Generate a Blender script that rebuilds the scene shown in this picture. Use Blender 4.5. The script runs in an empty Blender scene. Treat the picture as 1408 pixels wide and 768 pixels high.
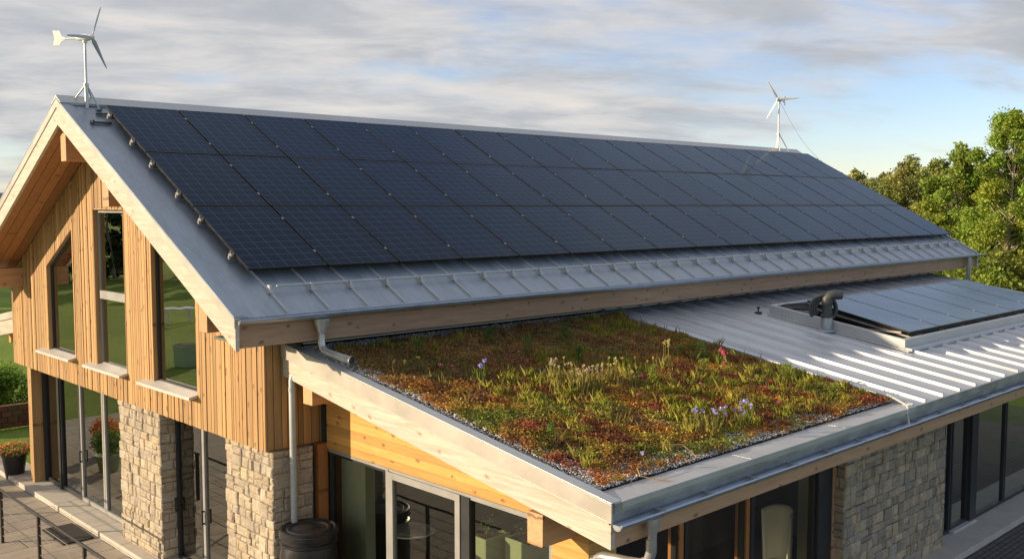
import bpy, math, random
import numpy as np
from mathutils import Vector, Matrix, noise
R = math.radians
random.seed(7)
S = bpy.context.scene
COL = S.collection
# ---------------------------------------------------------------- camera
cam_d = bpy.data.cameras.new('camera')
cam = bpy.data.objects.new('camera', cam_d); COL.objects.link(cam)
cam.location = (0, 0, 6.6)
cam.rotation_euler = (R(90 - 4.375), 0, R(46.292 - 90))
cam_d.sensor_width = 36.0; cam_d.lens = 34.4
cam_d.clip_start = 0.1; cam_d.clip_end = 6000
S.camera = cam
# ---------------------------------------------------------------- light
SUN = Vector((1.0, -0.70, -0.32)).normalized()            # direction the light travels
ELEV = math.asin(-SUN.z); AZ = math.atan2(-SUN.x, -SUN.y) # azimuth clockwise from +Y
ld = bpy.data.lights.new('sun', 'SUN'); lo = bpy.data.objects.new('sun', ld); COL.objects.link(lo)
ld.energy = 5.0; ld.angle = R(0.6); ld.color = (1.0, 0.78, 0.53)
lo.rotation_euler = SUN.to_track_quat('-Z', 'Y').to_euler()
lo.location = (-20, 20, 30)
W = bpy.data.worlds.new('World'); S.world = W; W.use_nodes = True
nt = W.node_tree; nt.nodes.clear()
def N(nt, t, **k):
    n = nt.nodes.new(t)
    for a, v in k.items(): setattr(n, a, v)
    return n
def mathn(nt, op, a, b=None, c=None, clamp=False):
    n = nt.nodes.new('ShaderNodeMath'); n.operation = op; n.use_clamp = clamp
    for i, v in enumerate((a, b, c)):
        if v is None: continue
        if isinstance(v, (int, float)): n.inputs[i].default_value = v
        else: nt.links.new(v, n.inputs[i])
    return n.outputs[0]
def ramp(nt, fac, stops, interp='LINEAR'):
    n = nt.nodes.new('ShaderNodeValToRGB'); cr = n.color_ramp; cr.interpolation = interp
    while len(cr.elements) < len(stops): cr.elements.new(0.5)
    for e, (p, c) in zip(cr.elements, stops):
        e.position = p; e.color = (c[0], c[1], c[2], 1) if not isinstance(c, (int, float)) else (c, c, c, 1)
    nt.links.new(fac, n.inputs[0]); return n.outputs[0]
sky = N(nt, 'ShaderNodeTexSky', sky_type='NISHITA'); sky.sun_disc = False
sky.sun_elevation = ELEV; sky.sun_rotation = AZ; sky.altitude = 100; sky.air_density = 1.0; sky.dust_density = 0.15; sky.ozone_density = 1.5
bg1 = N(nt, 'ShaderNodeBackground'); bg1.inputs[1].default_value = 0.13
tint = nt.nodes.new('ShaderNodeMix'); tint.data_type = 'RGBA'; tint.blend_type = 'MULTIPLY'; tint.inputs[0].default_value = 1.0
nt.links.new(sky.outputs[0], tint.inputs[6]); tint.inputs[7].default_value = (0.88, 0.90, 1.12, 1); nt.links.new(tint.outputs[2], bg1.inputs[0])
tc = N(nt, 'ShaderNodeTexCoord'); sp = N(nt, 'ShaderNodeSeparateXYZ'); nt.links.new(tc.outputs['Generated'], sp.inputs[0])
zz = mathn(nt, 'ADD', mathn(nt, 'MAXIMUM', sp.outputs[2], 0.0), 0.17)
cx_ = mathn(nt, 'DIVIDE', sp.outputs[0], zz); cy_ = mathn(nt, 'DIVIDE', sp.outputs[1], zz)
def rot(a, sx, sy, ox=0, oy=0):
    u = mathn(nt, 'ADD', mathn(nt, 'MULTIPLY', cx_, math.cos(a) * sx), mathn(nt, 'MULTIPLY', cy_, math.sin(a) * sx))
    v = mathn(nt, 'ADD', mathn(nt, 'MULTIPLY', cx_, -math.sin(a) * sy), mathn(nt, 'MULTIPLY', cy_, math.cos(a) * sy))
    c = N(nt, 'ShaderNodeCombineXYZ'); nt.links.new(u, c.inputs[0]); nt.links.new(v, c.inputs[1]); c.inputs[2].default_value = ox
    return c.outputs[0]
def wn(vec, scale, detail=5, rough=0.55, dist=0.0):
    n = N(nt, 'ShaderNodeTexNoise'); n.inputs['Scale'].default_value = scale; n.inputs['Detail'].default_value = detail
    n.inputs['Roughness'].default_value = rough; n.inputs['Distortion'].default_value = dist
    nt.links.new(vec, n.inputs['Vector']); return n.outputs[0]
c1 = wn(rot(R(-25), 0.75, 1.15, 3.7), 1.0, 9, 0.56, 0.25)
c2 = wn(rot(R(-35), 2.0, 3.3, 9.1), 1.0, 8, 0.58, 0.3)
c3 = wn(rot(R(-10), 0.25, 0.3, 1.3), 1.0, 3, 0.5)
# more open sky toward +X (right of the view) and in a band near the horizon
side = mathn(nt, 'MULTIPLY', mathn(nt, 'SUBTRACT', sp.outputs[0], mathn(nt, 'MULTIPLY', sp.outputs[1], 1.0)), 0.30)
low = ramp(nt, sp.outputs[2], [(0.0, 0.0), (0.02, 0.10), (0.09, 0.05), (0.14, 0.0)])
cov = mathn(nt, 'ADD', mathn(nt, 'MULTIPLY', c1, 0.62), mathn(nt, 'MULTIPLY', c3, 0.38))
cov = mathn(nt, 'SUBTRACT', cov, mathn(nt, 'MULTIPLY', mathn(nt, 'MAXIMUM', side, -0.12), 0.27))
cov = mathn(nt, 'SUBTRACT', cov, low)
mask = ramp(nt, cov, [(0.345, 0.0), (0.475, 0.95)], 'EASE')
tone = mathn(nt, 'ADD', mathn(nt, 'MULTIPLY', c2, 0.6), mathn(nt, 'MULTIPLY', c1, 0.4))
ccol = ramp(nt, tone, [(0.36, (0.60, 0.55, 0.50)), (0.46, (0.50, 0.485, 0.475)), (0.55, (0.38, 0.385, 0.40)), (0.68, (0.31, 0.325, 0.355))])
bg2 = N(nt, 'ShaderNodeBackground'); bg2.inputs[1].default_value = 1.06; nt.links.new(ccol, bg2.inputs[0])
mx = N(nt, 'ShaderNodeMixShader'); nt.links.new(mask, mx.inputs[0]); nt.links.new(bg1.outputs[0], mx.inputs[1]); nt.links.new(bg2.outputs[0], mx.inputs[2])
wo = N(nt, 'ShaderNodeOutputWorld'); nt.links.new(mx.outputs[0], wo.inputs[0])
S.view_settings.view_transform = 'Standard'; S.view_settings.look = 'None'
S.view_settings.exposure = 0.42; S.view_settings.gamma = 1.0
S.render.engine = 'CYCLES'
S.cycles.max_bounces = 8; S.cycles.transparent_max_bounces = 16
# ---------------------------------------------------------------- materials
def newmat(name):
    m = bpy.data.materials.new(name); m.use_nodes = True
    nt = m.node_tree; b = nt.nodes['Principled BSDF']; return m, nt, b
def mnoise(nt, vec, scale, detail=4, rough=0.55, dist=0.0):
    n = N(nt, 'ShaderNodeTexNoise'); n.inputs['Scale'].default_value = scale; n.inputs['Detail'].default_value = detail
    n.inputs['Roughness'].default_value = rough; n.inputs['Distortion'].default_value = dist
    nt.links.new(vec, n.inputs['Vector']); return n.outputs[0]
def mapping(nt, vec, sc=(1, 1, 1), ro=(0, 0, 0)):
    m = N(nt, 'ShaderNodeMapping'); m.inputs['Scale'].default_value = sc; m.inputs['Rotation'].default_value = ro
    nt.links.new(vec, m.inputs['Vector']); return m.outputs[0]
def objco(nt): return N(nt, 'ShaderNodeTexCoord').outputs['Object']
def mixc(nt, fac, a, b, mode='MIX'):
    m = N(nt, 'ShaderNodeMix', data_type='RGBA', blend_type=mode)
    for i, v in ((0, fac), (6, a), (7, b)):
        if isinstance(v, (int, float)): m.inputs[i].default_value = v
        elif isinstance(v, tuple): m.inputs[i].default_value = (*v, 1)
        else: nt.links.new(v, m.inputs[i])
    return m.outputs[2]
def bump(nt, b, h, s=0.3, d=0.02):
    n = N(nt, 'ShaderNodeBump'); n.inputs['Strength'].default_value = s; n.inputs['Distance'].default_value = d
    nt.links.new(h, n.inputs['Height']); nt.links.new(n.outputs[0], b.inputs['Normal'])
def plain(name, col, rough=0.5, metal=0.0, var=0.25, sc=6.0, bmp=0.1, stretch=(1, 1, 1), coat=0):
    m, nt, b = newmat(name); co = mapping(nt, objco(nt), stretch)
    n1 = mnoise(nt, co, sc, 5); n2 = mnoise(nt, co, sc * 7, 3)
    f = mathn(nt, 'ADD', mathn(nt, 'MULTIPLY', n1, 0.7), mathn(nt, 'MULTIPLY', n2, 0.3))
    c = ramp(nt, f, [(0.3, tuple(x * (1 - var) for x in col)), (0.7, tuple(min(1, x * (1 + var)) for x in col))])
    nt.links.new(c, b.inputs['Base Color']); b.inputs['Metallic'].default_value = metal
    r = ramp(nt, n1, [(0.3, max(0, rough - 0.08)), (0.7, min(1, rough + 0.08))]); nt.links.new(r, b.inputs['Roughness'])
    if coat: b.inputs['Coat Weight'].default_value = coat
    if bmp: bump(nt, b, n2, bmp, 0.01)
    return m
def wood(name, c_lo, c_hi, axis='z', knots=True, rough=0.6, grain=1.0, knotcol=None, pervert=True):
    """grain runs along axis; attribute Col.r varies the tone per board"""
    m, nt, b = newmat(name); co = objco(nt)
    st = {'x': (0.35, 6, 6), 'y': (6, 0.35, 6), 'z': (6, 6, 0.35)}[axis]
    at = N(nt, 'ShaderNodeAttribute', attribute_name='Col')
    off = N(nt, 'ShaderNodeVectorMath', operation='MULTIPLY_ADD')
    nt.links.new(at.outputs['Color'], off.inputs[0]); off.inputs[1].default_value = (37, 53, 29); nt.links.new(co, off.inputs[2])
    g = mnoise(nt, mapping(nt, off.outputs[0], st), 3.0 * grain, 5, 0.6, 0.6)
    w = mnoise(nt, mapping(nt, off.outputs[0], tuple(4 * q for q in st)), 4.0, 3, 0.6)
    f = mathn(nt, 'ADD', mathn(nt, 'MULTIPLY', g, 0.65), mathn(nt, 'MULTIPLY', w, 0.35))
    c = ramp(nt, f, [(0.34, c_lo), (0.66, c_hi)])
    if pervert:
        sepc = N(nt, 'ShaderNodeSeparateColor'); nt.links.new(at.outputs['Color'], sepc.inputs[0])
        v = mathn(nt, 'MULTIPLY_ADD', sepc.outputs[0], 0.5, 0.75)
        cb = N(nt, 'ShaderNodeCombineColor')
        for i in range(3): nt.links.new(v, cb.inputs[i])
        c = mixc(nt, 1.0, c, cb.outputs[0], 'MULTIPLY')
    if knots:
        vo = N(nt, 'ShaderNodeTexVoronoi', voronoi_dimensions='2D'); vo.inputs['Scale'].default_value = 2.6
        sx_ = N(nt, 'ShaderNodeSeparateXYZ'); nt.links.new(off.outputs[0], sx_.inputs[0]); cb2 = N(nt, 'ShaderNodeCombineXYZ')
        wob = mathn(nt, 'MULTIPLY', mnoise(nt, co, 12, 2), 0.12); al, ac = {'x': (0, 2), 'y': (1, 2), 'z': (2, 1)}[axis]
        nt.links.new(mathn(nt, 'ADD', mathn(nt, 'MULTIPLY', sx_.outputs[al], 0.8), wob), cb2.inputs[0]); nt.links.new(mathn(nt, 'ADD', mathn(nt, 'MULTIPLY', sx_.outputs[ac], 1.5), wob), cb2.inputs[1])
        nt.links.new(cb2.outputs[0], vo.inputs['Vector'])
        k = ramp(nt, vo.outputs['Distance'], [(0.045, 0.85), (0.075, 0.4), (0.14, 0.0)])
        sc_ = N(nt, 'ShaderNodeSeparateColor'); nt.links.new(vo.outputs['Color'], sc_.inputs[0])
        k = mathn(nt, 'MULTIPLY', k, mathn(nt, 'GREATER_THAN', sc_.outputs[0], 0.35))
        c = mixc(nt, k, c, knotcol or tuple(x * 0.35 for x in c_lo))
    nt.links.new(c, b.inputs['Base Color']); b.inputs['Roughness'].default_value = rough
    bump(nt, b, f, 0.25, 0.004)
    return m
M = {}
M['larch'] = wood('larch_cladding', (0.33, 0.185, 0.07), (0.50, 0.31, 0.13), 'z', rough=0.6)
M['larch_dark'] = plain('larch_gap', (0.06, 0.035, 0.02), 0.8, bmp=0)
M['soffit'] = wood('soffit_boards', (0.34, 0.15, 0.05), (0.50, 0.24, 0.09), 'y', rough=0.45)
M['white_wood'] = wood('pale_larch_barge', (0.39, 0.34, 0.27), (0.60, 0.54, 0.455), 'y', rough=0.55, knotcol=(0.33, 0.22, 0.13))
M['beam'] = wood('aged_beam', (0.30, 0.175, 0.095), (0.43, 0.28, 0.175), 'x', rough=0.65, knotcol=(0.14, 0.08, 0.05))
M['beam_front'] = wood('warm_beam', (0.42, 0.24, 0.13), (0.55, 0.35, 0.20), 'x', rough=0.6, knotcol=(0.14, 0.07, 0.04))
M['purlin'] = wood('purlin_wood', (0.44, 0.24, 0.11), (0.58, 0.36, 0.19), 'x', rough=0.55)
M['orange_h'] = wood('orange_boards', (0.50, 0.25, 0.06), (0.68, 0.38, 0.11), 'y', rough=0.5, knotcol=(0.22, 0.08, 0.02))
M['orange_v'] = wood('orange_post', (0.40, 0.15, 0.04), (0.54, 0.24, 0.07), 'z', rough=0.5)
M['zinc'] = plain('zinc_roof', (0.33, 0.375, 0.43), 0.40, 0.5, 0.22, 2.2, 0.08, (1.6, 0.35, 0.35))
M['zinc_light'] = plain('zinc_trim', (0.50, 0.51, 0.51), 0.42, 0.45, 0.10, 2.0, 0.03)
M['zinc_warm'] = plain('verge_cap', (0.48, 0.45, 0.40), 0.45, 0.25, 0.08, 2.0, 0.03)
M['alu_roof'] = plain('bright_metal_roof', (0.53, 0.55, 0.575), 0.38, 0.5, 0.16, 2.0, 0.06, (1.8, 0.35, 0.35))
M['gutter'] = plain('zinc_gutter', (0.38, 0.41, 0.44), 0.38, 0.6, 0.18, 4.0, 0.04)
M['pipe'] = plain('galvanised_pipe', (0.50, 0.52, 0.52), 0.35, 0.6, 0.14, 5.0, 0.04)
M['pipe_paint'] = plain('painted_pipe', (0.42, 0.46, 0.46), 0.4, 0.15, 0.08, 4.0, 0.02)
M['frame_grey'] = plain('grey_window_frame', (0.33, 0.33, 0.32), 0.45, 0.2, 0.06, 3.0, 0)
M['frame_dark'] = plain('anthracite_frame', (0.035, 0.037, 0.04), 0.4, 0.2, 0.1, 3.0, 0)
M['sill'] = plain('sill_metal', (0.55, 0.53, 0.50), 0.5, 0.1, 0.06, 3.0, 0)
M['black_alu'] = plain('black_frame', (0.015, 0.015, 0.018), 0.35, 0.4, 0.1, 5.0, 0)
M['rail_alu'] = plain('mounting_aluminium', (0.35, 0.32, 0.29), 0.4, 0.7, 0.1, 8.0, 0)
M['white_paint'] = plain('white_coating', (0.74, 0.73, 0.70), 0.4, 0.0, 0.06, 4.0, 0)
M['blade'] = plain('blade_grey', (0.42, 0.43, 0.45), 0.35, 0.1, 0.06, 4.0, 0)
M['rubber'] = plain('black_rubber', (0.035, 0.035, 0.037), 0.5, 0.0, 0.3, 6.0, 0.1)
M['vent'] = plain('weathered_vent', (0.07, 0.072, 0.07), 0.5, 0.3, 0.35, 8.0, 0.15)
M['barrel'] = plain('black_plastic', (0.022, 0.022, 0.024), 0.32, 0.0, 0.2, 5.0, 0.03)
M['dark_steel'] = plain('dark_steel', (0.05, 0.045, 0.042), 0.38, 0.6, 0.15, 8.0, 0)
M['planter'] = plain('sage_planter', (0.34, 0.42, 0.24), 0.55, 0.0, 0.08, 4.0, 0.05)
M['soil'] = plain('soil', (0.045, 0.03, 0.02), 0.95, 0.0, 0.5, 20.0, 0.8)
M['interior'] = plain('interior_wall', (0.10, 0.095, 0.08), 0.9, 0.0, 0.1, 1.0, 0)
M['interior_floor'] = plain('interior_floor', (0.16, 0.13, 0.10), 0.5, 0.0, 0.2, 1.0, 0)
M['pale'] = plain('pale_plaster', (0.50, 0.52, 0.38), 0.8, 0.0, 0.05, 2.0, 0)
M['chair'] = plain('white_shell', (0.80, 0.80, 0.72), 0.45, 0.0, 0.03, 2.0, 0)
M['leaf_mat'] = None
M['concrete'] = plain('concrete_plinth', (0.30, 0.28, 0.25), 0.85, 0.0, 0.15, 5.0, 0.3)
M['curb'] = plain('pale_stone_step', (0.50, 0.46, 0.39), 0.8, 0.0, 0.12, 3.0, 0.2)
M['membrane'] = plain('dark_flashing', (0.05, 0.055, 0.06), 0.5, 0.2, 0.2, 3.0, 0.05)
M['flash_green'] = plain('dull_flashing', (0.13, 0.14, 0.11), 0.6, 0.1, 0.15, 3.0, 0.05)
M['cable'] = plain('pale_cable', (0.55, 0.53, 0.5), 0.5, 0.0, 0.05, 3.0, 0)
M['straw'] = plain('dry_stem', (0.42, 0.27, 0.12), 0.8, 0.0, 0.1, 8.0, 0)
M['mat'] = plain('coir_mat', (0.035, 0.032, 0.03), 0.95, 0.0, 0.4, 60.0, 0.8)

def attr_mat(name, rough=0.8, trans=0.0, bmp=0.0, bsc=30.0, spec=0.3, mult=None):
    m, nt, b = newmat(name); at = N(nt, 'ShaderNodeAttribute', attribute_name='Col')
    c = at.outputs['Color']
    if bmp:
        n = mnoise(nt, objco(nt), bsc, 6, 0.65); n2 = mnoise(nt, objco(nt), bsc * 0.25, 3)
        f = ramp(nt, mathn(nt, 'ADD', mathn(nt, 'MULTIPLY', n, 0.5), mathn(nt, 'MULTIPLY', n2, 0.5)), [(0.3, 0.62), (0.7, 1.25)])
        c = mixc(nt, 1.0, c, f, 'MULTIPLY'); bump(nt, b, n, bmp, 0.03)
    nt.links.new(c, b.inputs['Base Color']); b.inputs['Roughness'].default_value = rough
    b.inputs['Specular IOR Level'].default_value = spec
    if trans:
        t = N(nt, 'ShaderNodeBsdfTranslucent'); nt.links.new(c, t.inputs[0])
        mx = N(nt, 'ShaderNodeMixShader'); mx.inputs[0].default_value = trans
        nt.links.new(b.outputs[0], mx.inputs[1]); nt.links.new(t.outputs[0], mx.inputs[2])
        nt.links.new(mx.outputs[0], nt.nodes['Material Output'].inputs[0])
    return m
M['leaf'] = attr_mat('foliage', 0.55, 0.35)
M['petal'] = attr_mat('petals', 0.6, 0.3)
M['bark'] = attr_mat('bark', 0.9, 0, 0.5, 12)
M['stone'] = attr_mat('rubble_stone', 0.9, 0, 0.55, 22, 0.2)
M['pebble'] = attr_mat('pebbles', 0.85, 0, 0)
def glass_mat(name, tint=(0.50, 0.56, 0.50), ior=1.9, add=0.0):
    m = bpy.data.materials.new(name); m.use_nodes = True; nt = m.node_tree; nt.nodes.clear()
    t = N(nt, 'ShaderNodeBsdfTransparent'); t.inputs[0].default_value = (*tint, 1)
    g = N(nt, 'ShaderNodeBsdfGlossy'); g.inputs['Roughness'].default_value = 0.0; g.inputs[0].default_value = (0.95, 0.97, 0.93, 1)
    n1 = mnoise(nt, objco(nt), 0.8, 2); bp = N(nt, 'ShaderNodeBump'); bp.inputs['Strength'].default_value = 0.05; bp.inputs['Distance'].default_value = 0.05
    nt.links.new(n1, bp.inputs['Height']); nt.links.new(bp.outputs[0], g.inputs['Normal'])
    f = N(nt, 'ShaderNodeFresnel'); f.inputs[0].default_value = ior
    mx = N(nt, 'ShaderNodeMixShader'); nt.links.new(mathn(nt, 'MULTIPLY_ADD', f.outputs[0], 1 - add, add), mx.inputs[0]); nt.links.new(t.outputs[0], mx.inputs[1]); nt.links.new(g.outputs[0], mx.inputs[2])
    o = N(nt, 'ShaderNodeOutputMaterial'); nt.links.new(mx.outputs[0], o.inputs[0]); return m
M['glass'] = glass_mat('tinted_glass', (0.70, 0.74, 0.64), 1.8, 0.36)
M['glass_end'] = glass_mat('clear_glass', (0.88, 0.90, 0.82), 1.6, 0.03)
M['glass_low'] = glass_mat('door_glass', (0.70, 0.74, 0.64), 1.8, 0.17)
# photovoltaic cells: object space, x across, y up the slope
def pv_mat(name, base, line, nx, ny, w, h, bus=True, rough=0.16, coat=0.0, ior=1.25, gl=(0.56, 0.74, 1.0, 1)):
    m, nt, b = newmat(name); s = N(nt, 'ShaderNodeSeparateXYZ'); nt.links.new(objco(nt), s.inputs[0])
    def lines(c, n, size, th, soft):
        f = mathn(nt, 'FRACT', mathn(nt, 'MULTIPLY', c, n / size))
        d = mathn(nt, 'ABSOLUTE', mathn(nt, 'SUBTRACT', f, 0.5))
        return mathn(nt, 'GREATER_THAN', d, 0.5 - th)
    lx = lines(s.outputs[0], nx, w, 0.022, 0); ly = lines(s.outputs[1], ny, h, 0.024, 0)
    l = mathn(nt, 'MAXIMUM', lx, ly)
    v = mnoise(nt, objco(nt), 1.3, 3)
    cell = ramp(nt, v, [(0.35, base), (0.65, tuple(q * 1.35 for q in base))])
    c = mixc(nt, mathn(nt, 'MULTIPLY', l, 0.75), cell, line)
    if bus:
        lb = lines(s.outputs[0], nx * 3, w, 0.035, 0)
        c = mixc(nt, mathn(nt, 'MULTIPLY', lb, 0.22), c, line)
    nt.links.new(c, b.inputs['Base Color'])
    r = ramp(nt, mnoise(nt, objco(nt), 2.5, 4), [(0.3, rough - 0.04), (0.7, rough + 0.08)]); nt.links.new(r, b.inputs['Roughness'])
    b.inputs['Specular IOR Level'].default_value = 0.0; b.inputs['Specular Tint'].default_value = (0.35, 0.58, 1.0, 1); b.inputs['Coat Tint'].default_value = (0.8, 0.9, 1, 1); b.inputs['Coat Weight'].default_value = coat; b.inputs['Coat Roughness'].default_value = 0.06; b.inputs['Coat IOR'].default_value = 1.32
    g = N(nt, 'ShaderNodeBsdfGlossy'); g.inputs[0].default_value = gl; nt.links.new(mathn(nt, 'MULTIPLY', r, 0.7), g.inputs['Roughness'])
    fr = N(nt, 'ShaderNodeFresnel'); fr.inputs[0].default_value = ior; mx = N(nt, 'ShaderNodeMixShader'); nt.links.new(fr.outputs[0], mx.inputs[0])
    nt.links.new(b.outputs[0], mx.inputs[1]); nt.links.new(g.outputs[0], mx.inputs[2]); nt.links.new(mx.outputs[0], nt.nodes['Material Output'].inputs[0])
    return m
M['pv'] = pv_mat('solar_cells', (0.007, 0.009, 0.017), (0.11, 0.125, 0.16), 6, 10, 1.36, 1.93)
M['pv_low'] = pv_mat('collector_glass', (0.13, 0.17, 0.225), (0.13, 0.17, 0.22), 1, 1, 1.38, 2.3, False, 0.36, 0.0, 1.5, (0.60, 0.74, 0.92, 1))  # pale blue base stands in for sky mirrored in the glass
# ---------------------------------------------------------------- mesh helpers
class MB:
    def __init__(s): s.v = []; s.f = []; s.c = []; s.col = (0.5, 0.5, 0.5)
    def add(s, vs, fs, col=None):
        n = len(s.v); s.v += [tuple(p) for p in vs]; s.f += [tuple(i + n for i in f) for f in fs]
        s.c += [col or s.col] * len(fs); return s
    def hexa(s, p, col=None):   # p: 4 bottom (ccw) then 4 top
        return s.add(p, [(3, 2, 1, 0), (4, 5, 6, 7), (0, 1, 5, 4), (1, 2, 6, 5), (2, 3, 7, 6), (3, 0, 4, 7)], col)
    def box(s, x0, x1, y0, y1, z0, z1, col=None):
        return s.hexa([(x0, y0, z0), (x1, y0, z0), (x1, y1, z0), (x0, y1, z0), (x0, y0, z1), (x1, y0, z1), (x1, y1, z1), (x0, y1, z1)], col)
    def prismx(s, poly, x0, x1, col=None):  # poly of (y,z)
        n = len(poly); vs = [(x0, y, z) for y, z in poly] + [(x1, y, z) for y, z in poly]
        fs = [tuple(range(n)), tuple(reversed(range(n, 2 * n)))] + [((i + 1) % n, i, i + n, (i + 1) % n + n) for i in range(n)]
        return s.add(vs, fs, col)
    def tube(s, pts, r, n=12, closed=True, col=None):
        pts = [Vector(p) for p in pts]; rs = r if isinstance(r, (list, tuple)) else [r] * len(pts)
        rings = []; up = None
        for i, p in enumerate(pts):
            a = pts[max(0, i - 1)]; b = pts[min(len(pts) - 1, i + 1)]; t = (b - a).normalized()
            if up is None:
                up = Vector((0, 0, 1)) if abs(t.z) < 0.9 else Vector((1, 0, 0))
            u = (up - t * up.dot(t)).normalized(); w = t.cross(u); up = u
            rings.append([p + (u * math.cos(2 * math.pi * k / n) + w * math.sin(2 * math.pi * k / n)) * rs[i] for k in range(n)])
        vs = [q for ring in rings for q in ring]; fs = []
        for i in range(len(pts) - 1):
            for k in range(n): fs.append((i * n + k, i * n + (k + 1) % n, (i + 1) * n + (k + 1) % n, (i + 1) * n + k))
        if closed: fs += [tuple(reversed(range(n))), tuple(range((len(pts) - 1) * n, len(pts) * n))]
        return s.add(vs, fs, col)
    def lathe(s, c, prof, n=32, col=None):
        vs = []; fs = []; m = len(prof)
        for r, z in prof:
            for k in range(n): a = 2 * math.pi * k / n; vs.append((c[0] + r * math.cos(a), c[1] + r * math.sin(a), c[2] + z))
        for i in range(m - 1):
            for k in range(n): fs.append((i * n + k, i * n + (k + 1) % n, (i + 1) * n + (k + 1) % n, (i + 1) * n + k))
        fs += [tuple(reversed(range(n))), tuple(range((m - 1) * n, m * n))]
        return s.add(vs, fs, col)
    def build(s, name, mat, parent=None, smooth=False, bevel=0.0, off=None):
        if off is None: off = parent_off(parent)
        me = bpy.data.meshes.new(name)
        me.from_pydata([(v[0] - off[0], v[1] - off[1], v[2] - off[2]) for v in s.v], [], s.f)
        ca = me.color_attributes.new('Col', 'FLOAT_COLOR', 'CORNER')
        arr = np.repeat(np.array([(*c, 1.0) for c in s.c], dtype=np.float32), [len(f) for f in s.f], axis=0)
        ca.data.foreach_set('color', arr.ravel())
        me.materials.append(mat); me.update()
        o = bpy.data.objects.new(name, me); COL.objects.link(o)
        if parent: o.parent = parent
        else: o.location = off
        if smooth:
            for p in me.polygons: p.use_smooth = True
            md = o.modifiers.new('es', 'EDGE_SPLIT'); md.split_angle = R(38)
        if bevel:
            md = o.modifiers.new('bv', 'BEVEL'); md.width = bevel; md.segments = 2; md.limit_method = 'ANGLE'; md.angle_limit = R(40)
        return o
OFF = {}
def parent_off(p):
    t = Vector((0, 0, 0))
    while p is not None: t = t + OFF.get(p.name, Vector((0, 0, 0))); p = p.parent
    return t
def tag(o, label=None, cat=None, group=None, kind=None):
    if label: o['label'] = label
    if cat: o['category'] = cat
    if group: o['group'] = group
    if kind: o['kind'] = kind
    return o
def thing(name, label, cat, loc=(0, 0, 0), group=None, local=False):
    o = bpy.data.objects.new(name, None); COL.objects.link(o); o.location = loc; o.empty_display_size = 0.2
    tag(o, label, cat, group)
    if not local: OFF[o.name] = Vector(loc)
    return o
def struct(o): o['kind'] = 'structure'; return o
def children(o): return [c for c in bpy.data.objects if c.parent == o]
def copy_tree(o, parent=None):
    c = o.copy(); COL.objects.link(c); c.parent = parent
    for ch in children(o): copy_tree(ch, c)
    return c
def npmesh(name, V, F, C, mat, parent=None, loc=(0, 0, 0), smooth=False):
    """V (n,3), F (m,k) same-size faces, C (m,3) colours"""
    me = bpy.data.meshes.new(name); k = F.shape[1]
    V = V - np.array(loc)
    me.vertices.add(len(V)); me.vertices.foreach_set('co', V.astype(np.float32).ravel())
    me.loops.add(F.size); me.loops.foreach_set('vertex_index', F.astype(np.int32).ravel())
    me.polygons.add(len(F)); me.polygons.foreach_set('loop_start', np.arange(0, F.size, k, dtype=np.int32))
    me.polygons.foreach_set('loop_total', np.full(len(F), k, dtype=np.int32))
    me.update(calc_edges=True)
    ca = me.color_attributes.new('Col', 'FLOAT_COLOR', 'CORNER')
    cc = np.concatenate([C, np.ones((len(C), 1))], axis=1).astype(np.float32)
    ca.data.foreach_set('color', np.repeat(cc, k, axis=0).ravel())
    me.materials.append(mat)
    if smooth: me.polygons.foreach_set('use_smooth', np.ones(len(F), dtype=bool))
    o = bpy.data.objects.new(name, me); COL.objects.link(o)
    if parent: o.parent = parent
    else: o.location = loc
    return o
rng = np.random.default_rng(11)
def leaf_quads(P, size, C, flat=0.0, aspect=0.6):
    """random oriented leaf-like quads at points P; returns V,F,C"""
    n = len(P); a = rng.normal(size=(n, 3)); a /= np.linalg.norm(a, axis=1)[:, None]
    b = rng.normal(size=(n, 3)); b[:, 2] *= (1 - flat)
    b -= a * (a * b).sum(1)[:, None]; b /= np.linalg.norm(b, axis=1)[:, None]
    s = size if np.ndim(size) else np.full(n, size)
    A = a * s[:, None] * 0.5; B = b * s[:, None] * 0.5 * aspect
    V = np.stack([P - A, P + B - A * 0.1, P + A, P - B - A * 0.1], 1).reshape(-1, 3)
    return V, np.arange(4 * n).reshape(n, 4), C
def val_noise(x, y, sc, seed=0):
    return np.array([noise.noise(Vector((a * sc, b * sc, seed * 7.31))) for a, b in zip(x, y)])
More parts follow.
